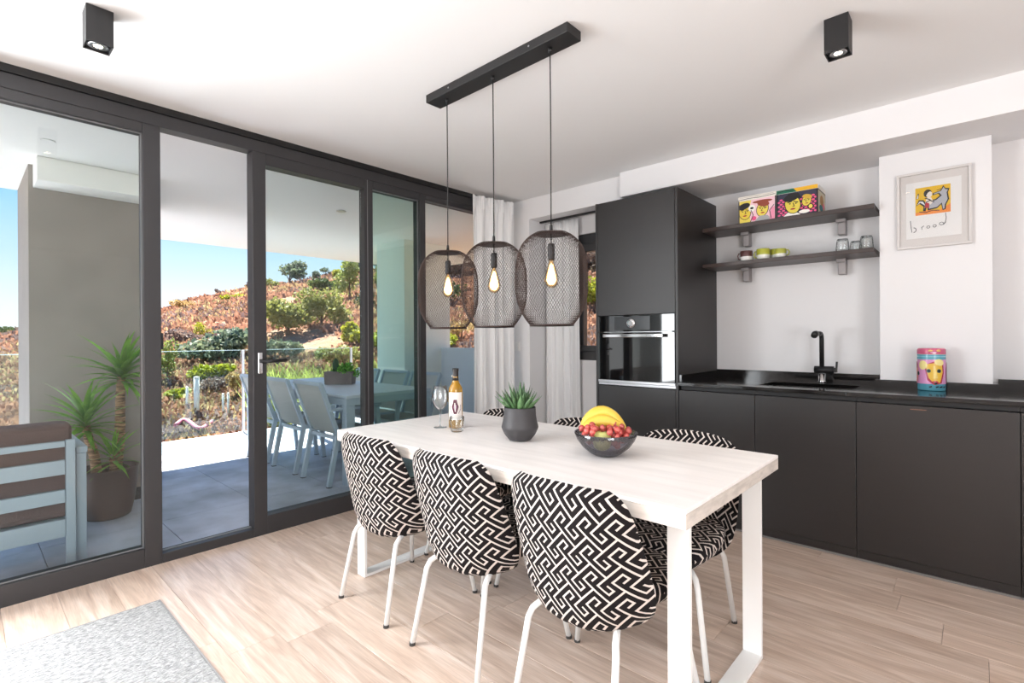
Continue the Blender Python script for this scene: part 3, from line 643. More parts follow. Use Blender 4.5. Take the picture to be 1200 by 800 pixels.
# ------------------------------------------------------------------ dining table
M_TT = mat('white_wood_top', (248, 243, 240), .36, var=.02, vscale=2.2, stretch=(1.2, 12, 1), bump=.03, bscale=20)
M_TE = mat('white_oak_edge', (206, 198, 190), .5, var=.06, vscale=4, stretch=(1, 4, 14))
tx0, tx1, ty0, ty1, tz = -2.405, -.572, 1.305, 2.152, .76
tb = thing('dining_table', 'long white dining table with flat bar frame legs', 'table', (-1.49, 1.73, 0))
part('tabletop', B().box((tx0, ty0, tz - .012), (tx1, ty1, tz)), M_TT, tb, bev=.0015)
part('edge_frame', B().box((tx0, ty0, tz - .054), (tx1, ty1, tz - .0125)), M_TE, tb, bev=.001)
for x0, x1 in ((-.672, -.604), (-2.38, -2.312)):
    for y0, y1 in ((1.40, 1.415), (2.042, 2.057)): part('leg', B().box((x0, y0, .0155), (x1, y1, tz - .071)), M_WHITE, tb, bev=.001)
    part('foot_bar', B().box((x0, 1.40, .001), (x1, 2.057, .015)), M_WHITE, tb, bev=.001)
    part('top_bar', B().box((x0, 1.40, tz - .070), (x1, 2.057, tz - .055)), M_WHITE, tb, bev=.001)

# ------------------------------------------------------------------ dining chairs
def key_fabric():
    """woven maze: an 18 x 18 cell tile of interlocking hooks, laid diagonally, from UV in metres"""
    T = 18; bits = [[0] * T for _ in range(T)]
    def wall(*vs):
        for (a, b_), (c, d) in zip(vs[:-1], vs[1:]):
            n = 3 * max(abs(c - a), abs(d - b_))
            for k in range(n + 1): bits[int(round(3 * b_ + 3 * (d - b_) * k / n)) % T][int(round(3 * a + 3 * (c - a) * k / n)) % T] = 1
    for ox, oy in ((0, 0), (3, 3)):
        w = lambda *vs: wall(*[(x + ox, y + oy) for x, y in vs])
        w((0, 0), (3, 0), (3, 3))
        w((0, 3), (0, 2), (0, 1), (1, 1), (2, 1), (2, 2), (1, 2))
        w((0, 0), (-1, 0), (-2, 0), (-2, 1), (-2, 2), (-1, 2), (-1, 1))
    m = bpy.data.materials.new('maze_weave'); m.use_nodes = True; t = m.node_tree; t.nodes.clear()
    out = N(t, 'ShaderNodeOutputMaterial'); b = N(t, 'ShaderNodeBsdfPrincipled'); t.links.new(b.outputs[0], out.inputs[0])
    uv = N(t, 'ShaderNodeUVMap'); s = N(t, 'ShaderNodeSeparateXYZ'); t.links.new(uv.outputs[0], s.inputs[0])
    def M(op, a, c, d=None):
        n = N(t, 'ShaderNodeMath', operation=op)
        for i, x in enumerate((a, c, d)):
            if x is None: continue
            if isinstance(x, (int, float)): n.inputs[i].default_value = x
            else: t.links.new(x, n.inputs[i])
        return n.outputs[0]
    px = .0064 * T * sqrt(2)
    P_ = M('FRACT', M('ADD', M('DIVIDE', M('ADD', s.outputs[0], s.outputs[1]), px), 50.0), 0)
    Q_ = M('FRACT', M('ADD', M('DIVIDE', M('SUBTRACT', s.outputs[0], s.outputs[1]), px), 50.0), 0)
    def thin(x):   # squeeze the light yarn to .29 of each track
        c = M('MULTIPLY', x, 6.0); i = M('FLOOR', c, 0); f = M('SUBTRACT', c, i)
        return M('DIVIDE', M('ADD', i, M('MINIMUM', M('MULTIPLY', f, 1 / .87), M('MULTIPLY_ADD', f, (2 / 3) / .71, 1 - (2 / 3) / .71))), 6.0)
    P_ = thin(P_); Q_ = thin(Q_)
    row = M('FLOOR', M('MULTIPLY', Q_, float(T)), 0)
    acc = None
    for r in range(T):
        rp = N(t, 'ShaderNodeValToRGB'); c = rp.color_ramp; c.interpolation = 'CONSTANT'
        c.elements[0].position = 0; c.elements[0].color = (bits[r][0],) * 3 + (1,)
        c.elements[1].position = 1; c.elements[1].color = (bits[r][-1],) * 3 + (1,)
        for k in range(1, T):
            if bits[r][k] != bits[r][k - 1]:
                e = c.elements.new(k / T); e.color = (bits[r][k],) * 3 + (1,)
        t.links.new(P_, rp.inputs[0])
        v = M('MULTIPLY', rp.outputs[0], M('COMPARE', row, float(r), .4)); acc = v if acc is None else M('ADD', acc, v)
    mx = N(t, 'ShaderNodeMix', data_type='RGBA'); t.links.new(acc, mx.inputs[0])
    mx.inputs[6].default_value = lin((24, 20, 21)); mx.inputs[7].default_value = lin((212, 201, 194))
    t.links.new(mx.outputs[2], b.inputs['Base Color']); b.inputs['Roughness'].default_value = .85; b.inputs['Specular IOR Level'].default_value = .2
    bp = N(t, 'ShaderNodeBump'); bp.inputs['Strength'].default_value = .35; bp.inputs['Distance'].default_value = .002
    t.links.new(acc, bp.inputs['Height']); t.links.new(bp.outputs[0], b.inputs['Normal'])
    return m
M_KEY = key_fabric()
def interp(tab, x):
    for (a, *va), (c, *vc) in zip(tab[:-1], tab[1:]):
        if x <= c:
            k = 0 if c == a else (x - a) / (c - a); k = max(0, min(1, k)); return [p + (r - p) * k for p, r in zip(va, vc)]
    return tab[-1][1:]
def smooth_tab(tab, n=40):
    """Catmull-Rom resample of a table"""
    out = []
    for i in range(len(tab) - 1):
        p0, p1, p2, p3 = tab[max(i - 1, 0)], tab[i], tab[i + 1], tab[min(i + 2, len(tab) - 1)]
        for k in range(n):
            s = k / n; out.append([.5 * (2 * b_ + (c - a) * s + (2 * a - 5 * b_ + 4 * c - d) * s * s + (3 * b_ - a - 3 * c + d) * s ** 3) for a, b_, c, d in zip(p0, p1, p2, p3)])
    return out + [list(tab[-1])]
def pad(name, tab, wrap, thick, parent, nu=26, nv=34):
    """upholstered panel: tab rows are (s, y, z, half width); both faces and a soft rim, UV in metres"""
    tab = smooth_tab(tab, 6)
    S_ = [0]
    for a, c in zip(tab[:-1], tab[1:]): S_.append(S_[-1] + sqrt((c[1] - a[1]) ** 2 + (c[2] - a[2]) ** 2))
    rows = [[S_[i]] + tab[i][1:] for i in range(len(tab))]; L = S_[-1]
    vs = []; uv = []; fs = []
    def prof(x): return max(0, 1 - abs(x) ** 5) ** .5
    for side in (1, -1):
        o = len(vs)
        for j in range(nv + 1):
            vv = -1 + 2 * j / nv; vv = math.copysign(1 - (1 - abs(vv)) ** 1.5, vv); s = (vv + 1) / 2 * L
            y, z, w = interp(rows, s); y2, z2, _ = interp(rows, min(L, s + .004)); y1, z1, _ = interp(rows, max(0, s - .004))
            ty_, tz_ = y2 - y1, z2 - z1; l = sqrt(ty_ * ty_ + tz_ * tz_) or 1; nrm = (-tz_ / l, ty_ / l)
            for i in range(nu + 1):
                u = -1 + 2 * i / nu; u = math.copysign(1 - (1 - abs(u)) ** 1.5, u)
                h = thick / 2 * min(prof(u), 1) * prof(vv) * side; lift = wrap(u, s / L)
                vs.append((u * w, y + nrm[0] * h + lift[0], z + nrm[1] * h + lift[1])); uv.append((u * w * 1.06, s))
        for j in range(nv):
            for i in range(nu):
                q_ = (o + j * (nu + 1) + i, o + j * (nu + 1) + i + 1, o + (j + 1) * (nu + 1) + i + 1, o + (j + 1) * (nu + 1) + i)
                fs.append(q_ if side < 0 else q_[::-1])
    b = B(); b.v = vs; b.f = fs
    o = part(name, b, M_KEY, parent, smooth=True, uv=uv)
    return o
M_LEG = mat('white_chair_tube', (232, 232, 230), .35)
M_CAP = mat('dark_rubber', (60, 58, 56), .7)
def make_chair(label, group):
    t = thing('dining_chair', label, 'chair', (0, 0, 0), group)
    back = [(0, .118, .342, .100), (0, .082, .347, .168), (0, .058, .368, .206), (0, .042, .418, .238), (0, .028, .50, .246), (0, .013, .58, .243), (0, -.002, .66, .235), (0, -.014, .73, .222), (0, -.019, .765, .200), (0, -.021, .784, .166)]
    pad('backrest', back, lambda u, k: ((.15 - .10 * k) * abs(u) ** 2.6, .012 * (1 - u * u) * max(0, k - .8) * 5), .058, t)
    seat = [(0, .10, .420, .150), (0, .17, .408, .212), (0, .28, .404, .238), (0, .40, .406, .230), (0, .48, .404, .206), (0, .53, .398, .155)]
    pad('seat', seat, lambda u, k: (0, .045 * abs(u) ** 3 * (1 - .8 * k)), .10, t, nu=22, nv=24)
    for s in (-1, 1):
        for pts in ([(s * .11, .17, .350), (s * .145, .10, .338), (s * .158, .072, .322), (s * .166, .060, .295), (s * .186, .0, .004)], [(s * .12, .36, .352), (s * .17, .395, .345), (s * .19, .41, .33), (s * .20, .417, .30), (s * .25, .455, .004)]):
            lg = part('leg', B().tube(pts, .0108, 10), M_LEG, t, smooth=True)
            e = Vector(pts[-1]); part('foot_cap', B().tube([e + Vector((0, 0, .008)), e - Vector((0, 0, .0035))], .0122, 10), M_CAP, lg)
        part('seat_rail', B().tube([(s * .11, .16, .350), (s * .12, .40, .350)], .009, 8), M_LEG, t, smooth=True)
    return t
CG = 'maze patterned chairs round the dining table'
ch = make_chair('maze patterned chair with its back to the viewer, nearest to the terrace doors', CG); ch.location = (-2.035, 1.22, 0)
for lab, x, y, rz in (('middle one of the three maze patterned chairs seen from behind', -1.48, 1.22, 0), ('maze patterned chair seen from behind at the near right end of the table', -.94, 1.222, 0),
                      ('maze patterned chair facing the viewer behind the near right table leg', -.955, 2.235, pi), ('maze patterned chair facing the viewer, half hidden behind the fruit bowl', -1.50, 2.24, pi), ('maze patterned chair facing the viewer, behind the plant pot', -2.05, 2.24, pi)):
    c = copy_tree(ch); c.location = (x, y, 0); c.rotation_euler = (0, 0, rz); c['label'] = lab

# ------------------------------------------------------------------ things on the table
TZ = tz + .0006
M_POT = mat('charcoal_ceramic', (62, 60, 62), .55)
px_, py_ = -1.525, 1.715
po = thing('potted_succulent', 'spiky green succulent in a charcoal waisted pot on the dining table', 'plant', (px_, py_, TZ))
part('pot', B().lathe([(.0001, 0), (.040, 0), (.052, .006), (.070, .028), (.081, .052), (.0835, .060), (.0825, .066), (.0775, .085), (.0730, .11), (.0715, .148), (.0690, .150), (.067, .146), (.067, .125), (.0001, .125)], (px_, py_, TZ), 40), M_POT, po, smooth=True)
part('soil', B().lathe([(.066, .130), (.04, .136), (.0001, .137)], (px_, py_, TZ), 18), mat('dark_soil', (50, 38, 30), .9, bump=.8, bscale=120), po)
def leaf_mesh(name, L, w, bend, m, keel=.25, n=7, thick=0, tipup=0):
    """pointed leaf along +X, curving; base at origin"""
    b = B(); vs = []
    for i in range(n + 1):
        s = i / n; ww = w * (sin(pi * min(1, (s * .92 + .08)) ** .7)) * (1 - s ** 6) if i < n else .0004
        ww = max(ww, .0004); z = -bend * L * s * s + tipup * s; x = L * s * (1 - .25 * bend * s)
        vs += [(x, -ww / 2, z + keel * ww / 2), (x, 0, z - (thick * (1 - s) if thick else 0)), (x, ww / 2, z + keel * ww / 2)] + ([(x, 0, z + keel * ww * .3 + .0008)] if thick else [])
    k = 4 if thick else 3; fs = []
    for i in range(n):
        a, c = i * k, (i + 1) * k
        fs += [(a, c, c + 1, a + 1), (a + 1, c + 1, c + 2, a + 2)]
        if thick: fs += [(a + 2, c + 2, c + 3, a + 3), (a + 3, c + 3, c, a)]
    b.add(vs, fs); me = bpy.data.meshes.new(name); me.from_pydata(b.v, [], b.f); me.materials.append(m)
    me.polygons.foreach_set('use_smooth', [True] * len(me.polygons)); me.update()
    return me
def put(name, me, parent, loc, az, el, s=1, roll=0):
    o = bpy.data.objects.new(name, me); COL.objects.link(o); o.parent = parent; o.location = Vector(loc) - origin(parent)
    o.rotation_euler = (Matrix.Rotation(az, 3, 'Z') @ Matrix.Rotation(-el, 3, 'Y') @ Matrix.Rotation(roll, 3, 'X')).to_euler(); o.scale = (s, s, s)
    return o
M_SUC = mat('succulent_green', (62, 98, 58), .45, var=.4, vscale=40, rgb2=(96, 128, 84), objrand=.25)
sl = leaf_mesh('succulent_leaf', .125, .031, -.10, M_SUC, keel=.5, thick=.008)
r = random.Random(5)
for k in range(36):
    f_ = k / 36; el = radians(84 - 56 * f_ + r.uniform(-7, 7)); az = k * 2.4 + r.uniform(-.3, .3)
    rad_ = .008 + .035 * f_
    put('leaf', sl, po, (px_ + cos(az) * rad_, py_ + sin(az) * rad_, TZ + .134), az, el, r.uniform(.78, 1.08) * (1 - .12 * f_), r.uniform(-.4, .4))

# wine bottle, wine glass, tumbler
bx, by = -1.985, 1.735
bo = thing('wine_bottle', 'white wine bottle with a pale label and black capsule on the table', 'bottle', (bx, by, TZ))
def amber():
    m = bpy.data.materials.new('amber_bottle_glass'); m.use_nodes = True; t = m.node_tree; b = t.nodes['Principled BSDF']
    b.inputs['Base Color'].default_value = lin((205, 150, 30)); b.inputs['Roughness'].default_value = .05; b.inputs['Transmission Weight'].default_value = .45; b.inputs['Coat Weight'].default_value = .5
    return m
part('glass_body', B().lathe([(.0001, .004), (.030, .0), (.0365, .005), (.0368, .19), (.034, .208), (.022, .228), (.0155, .245), (.0140, .29), (.0155, .298), (.0155, .305), (.0001, .305)], (bx, by, TZ), 32), amber(), bo, smooth=True)
part('capsule', B().lathe([(.0163, .238), (.0149, .262), (.0148, .290), (.0162, .297), (.0162, .306), (.0001, .3068)], (bx, by, TZ), 24), mat('capsule_black', (34, 28, 26), .4), bo, smooth=True)
amb = atan2(-by, -bx) + .12
def arcband(r0, z0, z1, a0, a1, n=16): return B().grid(lambda u, v: (bx + r0 * cos(a0 + (a1 - a0) * u), by + r0 * sin(a0 + (a1 - a0) * u), TZ + z0 + (z1 - z0) * v), n, 1)
part('label_paper', arcband(.0373, .045, .185, amb - 1.25, amb + .85), mat('label_cream', (236, 228, 222), .6), bo)
def onbottle(shapes):
    global tx, ty
    sx, sy = tx, ty; globals()['tx'], globals()['ty'] = bx, by
    g = wrapdraw(shapes, .0373, TZ + .045, TZ + .185, amb - .2); globals()['tx'], globals()['ty'] = sx, sy
    return g
MAR = (92, 40, 58)
part('label_print', onbottle([(MAR, [(-.08, .62), (-.13, .48), (-.05, .22), (.05, .22), (.13, .48), (.08, .62), (.06, .74), (-.06, .74)]), ((150, 120, 140), [(-.045, .55), (-.06, .45), (.0, .30), (.06, .45), (.045, .55)]), ((236, 228, 222), [(-.012, .30), (-.03, .62), (.0, .62), (.018, .30)]),
                              ((120, 100, 110), [(-.2, .55), (-.21, .4), (-.12, .24)], .02), ((120, 100, 110), [(.2, .55), (.21, .4), (.12, .24)], .02)]), None, bo)
part('capsule_seal', B().box((bx - .004 - .0095, by - .0165, TZ + .262), (bx + .004 - .0095, by - .0135, TZ + .272)), flat((190, 184, 176)), bo)
gx, gy = -2.055, 1.69
wg = thing('wine_glass', 'tall clear stemmed wine glass left of the wine bottle', 'glass', (gx, gy, TZ))
G_WINE = glass('wine_glass_clear', (252, 253, 253), base=.10)
part('bowl', B().lathe([(.004, .088), (.016, .092), (.034, .115), (.0445, .145), (.0425, .175), (.034, .215), (.0333, .2155), (.041, .176), (.043, .146), (.033, .117), (.012, .096), (.0001, .094)], (gx, gy, TZ), 32), G_WINE, wg, smooth=True)
part('stem', B().lathe([(.006, .005), (.0042, .012), (.0036, .05), (.0040, .0875)], (gx, gy, TZ), 14), glass('stem_glass', (226, 230, 232), base=.14), wg, smooth=True)
part('foot', B().lathe([(.0001, .0003), (.034, .0003), (.034, .0018), (.006, .0045), (.0001, .005)], (gx, gy, TZ), 28), G_WINE, wg, smooth=True)
tumbler('low clear tumbler in front of the wine bottle', -1.900, 1.668, TZ, .036, .075, True)

# fruit bowl
fx, fy_ = -1.075, 1.715
fb = thing('fruit_bowl', 'ribbed smoked glass bowl filled with fruit on the dining table', 'bowl', (fx, fy_, TZ))
G_SMOKE = glass('smoked_glass', (204, 202, 210), base=.09)
rib = lambda k, n, z: 1 + (.022 if k % 2 else -.012) * min(1, max(0, (z - .006) / .03))
part('glass_bowl', B().lathe([(.0001, 0), (.045, 0), (.062, .010), (.090, .034), (.110, .062), (.121, .090), (.119, .0915), (.107, .063), (.088, .037), (.060, .014), (.0001, .006)], (fx, fy_, TZ), 72, rib), G_SMOKE, fb, smooth=True)
M_BAN = mat('banana_yellow', (236, 204, 84), .45, var=.10, vscale=16, rgb2=(226, 188, 70)); M_BTIP = mat('banana_tip', (92, 82, 40), .7)
bn = thing('banana_bunch', 'two curved yellow bananas lying across the back of the fruit bowl', 'banana', (fx, fy_ + .05, TZ + .09))
rt = RT; fw = FW
def cv(a, d, z): return Vector((fx, fy_, TZ)) + rt * a + fw * d + Vector((0, 0, z))
for A0, B0, top, dd in ((-.088, .092, .160, .058), (-.095, .088, .128, .022)):
    pts = []; rs = []
    for i in range(15):
        s = i / 14; a = A0 + (B0 - A0) * s; z = .085 + (top - .085) * (1 - abs(2 * s - .96) ** 2.0) - (.0 if s < .5 else .012 * (s - .5)); pts.append(cv(a, dd + .012 * sin(pi * s), z)); rs.append(.0205 * (1 - abs(2 * s - 1) ** 4) ** .6 + .004)
    bo_ = part('banana', B().tube(pts, rs, 8), M_BAN, bn, smooth=True)
    part('banana_tip', B().tube([pts[0] - (pts[1] - pts[0]) * .3, pts[0] + (pts[1] - pts[0]) * .2], [.004, .0055], 8), M_BTIP, bo_)
    part('banana_stem', B().tube([pts[-1] - (pts[-1] - pts[-2]) * .3, pts[-1] + Vector((0, 0, -.004)), cv(.108, .045, .078)], [.0065, .006, .006], 8), mat('banana_green', (140, 150, 60), .6), bo_)
ap = thing('apple', 'pale green apple half buried in the grapes', 'apple', tuple(cv(-.024, -.050, .03)))
c_ = cv(-.024, -.050, .0)
part('flesh', B().lathe([(.0001, .036), (.016, .030), (.030, .040), (.036, .062), (.034, .085), (.022, .100), (.010, .102), (.0001, .095)], tuple(c_), 22), mat('apple_green', (206, 210, 130), .35, var=.12, vscale=25), ap, smooth=True)
part('stalk', B().tube([c_ + Vector((0, 0, .094)), c_ + Vector((.004, .002, .114))], .0016, 6), M_BTIP, ap)
gb = thing('grape_bunch', 'bunch of red grapes heaped in the smoked glass bowl', 'grapes', tuple(cv(0, 0, .05)))
M_GRAPE = mat('red_grape', (158, 44, 52), .28, var=.35, vscale=60, rgb2=(206, 96, 84), objrand=.3, coat=.3)
gm = bpy.data.meshes.new('grape'); gbm = B().ball((0, 0, 0), .0125, 12, 8, (1, 1, 1.1)); gm.from_pydata(gbm.v, [], gbm.f); gm.materials.append(M_GRAPE); gm.polygons.foreach_set('use_smooth', [True] * len(gm.polygons))
r = random.Random(9); pl = []; tries = 0
while len(pl) < 62 and tries < 9000:
    tries += 1; a = r.uniform(-.098, .098); d = r.uniform(-.095, .03); z = r.uniform(.04, .120)
    rad_ = sqrt(a * a + d * d); lim = .028 + (z / .09) * .075 if z < .085 else .100
    if rad_ > lim or z > .128 - (a / .13) ** 2 * .035 - max(0, -d - .04) * .35 or (a + .024) ** 2 + (d + .05) ** 2 < .044 ** 2 and z < .104 and d < -.03: continue
    if any((a - q_[0]) ** 2 + (d - q_[1]) ** 2 + (z - q_[2]) ** 2 < .0205 ** 2 for q_ in pl): continue
    pl.append((a, d, z)); o = bpy.data.objects.new('grape', gm); COL.objects.link(o); o.parent = gb; o.location = cv(a, d, z) - origin(gb); o.scale = (s_ := r.uniform(.88, 1.08), s_, s_)
part('grape_stem', B().tube([cv(-.05, -.01, .075), cv(.0, -.02, .09), cv(.05, -.01, .08)], .002, 6).tube([cv(.0, -.02, .09), cv(.01, -.045, .085)], .0016, 6), mat('grape_stem_green', (130, 120, 60), .7), gb)

# ------------------------------------------------------------------ pendant lamp
pd = thing('pendant_lamp', 'black bar pendant with three wire mesh lantern shades above the table', 'pendant lamp', (-1.675, 1.715, ZC))
M_WIRE = mat('bronze_black_wire', (58, 44, 40), .45, metal=.3)
part('canopy', B().box((-2.13, 1.668, 2.458), (-1.215, 1.765, ZC - .001)), M_BLACK, pd, bev=.002)
for x in (-1.95, -1.42): part('screw', B().tube([(x, 1.666, 2.478), (x, 1.6675, 2.478)], .004, 8), M_STEEL, pd)
def shade_bm(cx, cy, z0, z1, R):
    nN, nM = 76, 40; b = B()
    def pr(t):   # barrel profile, t from the bottom ring to the top cap
        z = t
        if t < .46: r_ = 1 - .42 * ((.46 - t) / .46) ** 2.5
        else: r_ = max(0, 1 - ((t - .46) / .575) ** 3.3) ** .5
        return R * r_, z0 + (z1 - z0) * z
    vs = []
    for j in range(nM + 1):
        t = j / nM; t = t if t < .8 else t
        r_, z = pr(t)
        for i in range(nN):
            a = 2 * pi * (i + .5 * (j % 2)) / nN; vs.append((cx + r_ * cos(a), cy + r_ * sin(a), z))
    fs = []
    for j in range(nM - 1):
        for i in range(nN):
            if j % 2 == 0: l, rr_ = (j + 1) * nN + (i - 1) % nN, (j + 1) * nN + i
            else: l, rr_ = (j + 1) * nN + i, (j + 1) * nN + (i + 1) % nN
            fs.append((j * nN + i, rr_, (j + 2) * nN + i, l))
    b.add(vs, fs); return b, pr
z0, z1, R = 1.273, 1.668, .155
M_BULB = glass('bulb_glass', (255, 236, 205), base=.05)
M_GLOW = mat('filament_glow', (255, 208, 140), .4, emit=5.5)
M_HOT = mat('filament_hot', (255, 232, 190), .4, emit=16)
first = None
for x in (-2.016, -1.683, -1.340):
    cy = 1.715
    cord = part('cord', B().tube([(x, cy, 2.4575), (x + .001, cy, 2.1), (x, cy, 1.672)], .0028, 6).lathe([(.008, 1.672), (.006, 1.70), (.003, 1.705)], (x, cy, 0), 12).tube([(x, cy, 1.672), (x, cy, 1.62)], .0028, 6).lathe([(.009, 2.44), (.009, 2.4575)], (x, cy, 0), 12), M_BLACK, pd, smooth=True)
    so = part('socket', B().lathe([(.0001, 1.622), (.013, 1.622), (.0145, 1.615), (.0145, 1.56), (.0125, 1.553), (.0001, 1.553)], (x, cy, 0), 18), M_BLACK, pd, smooth=True)
    part('bulb', B().lathe([(.011, 1.552), (.014, 1.535), (.026, 1.495), (.031, 1.470), (.028, 1.450), (.014, 1.436), (.0001, 1.433)], (x, cy, 0), 20), M_BULB, so, smooth=True)
    part('filament', B().lathe([(.0001, 1.54), (.008, 1.53), (.019, 1.485), (.021, 1.466), (.012, 1.449), (.0001, 1.446)], (x, cy, 0), 14), M_GLOW, so, smooth=True)
    if first is None:
        b, pr = shade_bm(0, 0, z0, z1, R)
        me_o = part('shade', b, M_WIRE, None); md = me_o.modifiers.new('wire', 'WIREFRAME'); md.thickness = .0014; md.use_even_offset = False; md.use_boundary = True
        me_o.parent = pd; me_o.location = Vector((x, cy, 0)) - pd.location; first = me_o; sh = me_o
    else:
        sh = first.copy(); COL.objects.link(sh); sh.location = Vector((x, cy, 0)) - pd.location
    part('top_cap', B().lathe([(.012, z1 + .003), (.055, z1 + .001), (.069, z1 - .006), (.066, z1 - .008), (.012, z1 - .002)], (x, cy, 0), 30), M_WIRE, sh, smooth=True)
    part('bottom_ring', B().lathe([(R * .60 + .002, z0 - .002), (R * .60 + .002, z0 + .005), (R * .60 - .003, z0 + .005), (R * .60 - .003, z0 - .002), (R * .60 + .002, z0 - .002)], (x, cy, 0), 40), M_WIRE, sh, smooth=True)

# ------------------------------------------------------------------ terrace shell
M_TILE = mat('slate_tile', (172, 178, 192), .5, var=.12, vscale=2.6, bump=.12, bscale=25, objrand=.07)
M_REND = mat('terrace_render', (240, 239, 236), .8, bump=.06, bscale=120)
M_TAUPE = mat('taupe_render', (146, 137, 131), .8, bump=.06, bscale=120, var=.03)
XE = -7.32
tfl = struct('terrace_floor', B().box((XE, -3.0, -.3), (XG - .1, 4.45, -.035)), mat('grout', (126, 128, 134), .9), label='slate tiled terrace floor outside the glass front')
y = .33 - .605 * 6
while y < 4.45:
    x = -4.13 - .6 * 6
    while x < XG - .1:
        a, c = max(x, XE), min(x + .6, XG - .105); y1 = min(y + .605, 4.45)
        if c - a > .03 and y1 - y > .03: part('tile', B().box((a + .002, y + .002, -.035), (c - .002, y1 - .002, -.02)), M_TILE, tfl)
        x += .6
    y += .605
ZS = 2.45
struct('terrace_roof', B().box((XE, 1.06, ZS), (XG - .1, 5.6, ZS + .28)).box((-5.76, -3.0, ZS), (XG - .1, 1.06, ZS + .28)), M_REND, label='white underside of the terrace roof slab')
struct('terrace_wall', B().box((-5.76, .336, -.02), (-4.85, 1.04, ZS - .001)), M_TAUPE, label='taupe rendered wall block on the terrace behind the yucca')
sk_ = sbase('terrace_skirting', 'dark tile skirting along the taupe terrace wall', (-4.84, .7, 0))
for k in range(2): part('skirting_tile', B().box((-4.8495, .34 + .35 * k, -.019), (-4.84, .687 + .35 * k, .075)), mat('dark_skirting', (52, 52, 56), .5), sk_)
struct('terrace_bulkhead', B().box((-4.849, .36, 2.29), (-4.585, 1.04, ZS - .001)), M_REND, label='white boxed bulkhead above the taupe terrace wall', bev=.004)
struct('terrace_pier', B().box((-5.80, 3.72, -.02), (-5.20, 4.45, ZS - .001)), mat('pier_render', (226, 232, 228), .8, bump=.05, bscale=120), label='pale rendered pier at the far end of the terrace')
struct('terrace_parapet', B().box((-5.199, 4.30, -.02), (XG - .0, 4.45, 1.10)), mat('parapet_render', (214, 227, 241), .8, bump=.05, bscale=120), label='low blue-grey parapet wall at the far end of the terrace')
struct('wall_outside', B().box((-3.42, 4.151, -.3), (-3.03, 4.29, ZS + .2)), M_REND, label='outer wall beside the parapet')
dl = thing('terrace_downlight', 'small round downlight in the terrace roof above the outdoor table', 'downlight', (-4.49, 2.49, ZS))
part('trim_ring', B().lathe([(.03, -.001), (.045, -.001), (.045, -.006), (.03, -.004)], (-4.49, 2.49, ZS), 24), M_STEEL, dl, smooth=True)
part('lens', B().lathe([(.0001, -.003), (.029, -.003)], (-4.49, 2.49, ZS), 20), M_BLACK, dl)
dl = thing('terrace_downlight', 'small round downlight in the terrace roof in front of the taupe wall', 'downlight', (-4.2, .38, ZS))
part('trim_ring', B().lathe([(.03, -.001), (.036, -.001), (.036, -.004), (.03, -.004)], (-4.2, .38, ZS), 24), M_WHITE, dl, smooth=True)
part('lens', B().lathe([(.0001, -.003), (.029, -.003)], (-4.2, .38, ZS), 20), mat('warm_lens', (255, 235, 200), .4, emit=2), dl)

rl = thing('glass_railing', 'frameless looking glass railing with slim posts at the terrace edge', 'railing', (XE + .05, 2.5, 0))
xr = XE + .06
for y in (-.62, .98, 2.585, 4.18):
    po_ = part('post', B().box((xr - .02, y - .012, -.0195), (xr + .02, y + .012, 1.085)), mat('post_aluminium', (226, 228, 230), .4, metal=.2), rl, bev=.002)
    part('base_plate', B().box((xr - .05, y - .05, -.0195), (xr + .05, y + .05, -.010)), mat('post_aluminium', (226, 228, 230), .4), po_)
for y in (-.60, 1.0, 2.605): part('panel', B().box((xr - .006, y, .02), (xr + .006, y + 1.555, 1.08)), G_RAIL, rl)
for y in (-.60, 1.0, 2.605): part('panel_edge', B().box((xr - .007, y, 1.0805), (xr + .007, y + 1.555, 1.088)), mat('polished_glass_edge', (200, 224, 226), .2), rl)

# ------------------------------------------------------------------ outdoor dining set
M_ALU = mat('pale_grey_aluminium', (176, 190, 204), .5)
M_SLING = mat('sling_fabric', (196, 198, 194), .8, bump=.3, bscale=260, trans=.25)
ot = thing('outdoor_table', 'long pale grey aluminium table on the terrace', 'table', (-5.0, 2.68, -.02))
ox0, ox1, oy0, oy1 = -6.1, -3.92, 2.21, 3.11
part('tabletop', B().box((ox0, oy0, .715), (ox1, oy1, .742)), mat('table_top_grey', (196, 206, 218), .4), ot, bev=.003)
part('apron', B().box((ox0 + .004, oy0 + .004, .655), (ox1 - .004, oy0 + .03, .7145)).box((ox0 + .004, oy1 - .03, .655), (ox1 - .004, oy1 - .004, .7145)).box((ox0 + .004, oy0 + .03, .655), (ox0 + .03, oy1 - .03, .7145)).box((ox1 - .03, oy0 + .03, .655), (ox1 - .004, oy1 - .03, .7145)), M_ALU, ot)
for x in (ox0 + .002, ox1 - .082):
    for y in (oy0 + .002, oy1 - .082): part('leg', B().box((x, y, -.019), (x + .08, y + .08, .6545)), M_ALU, ot, bev=.003)
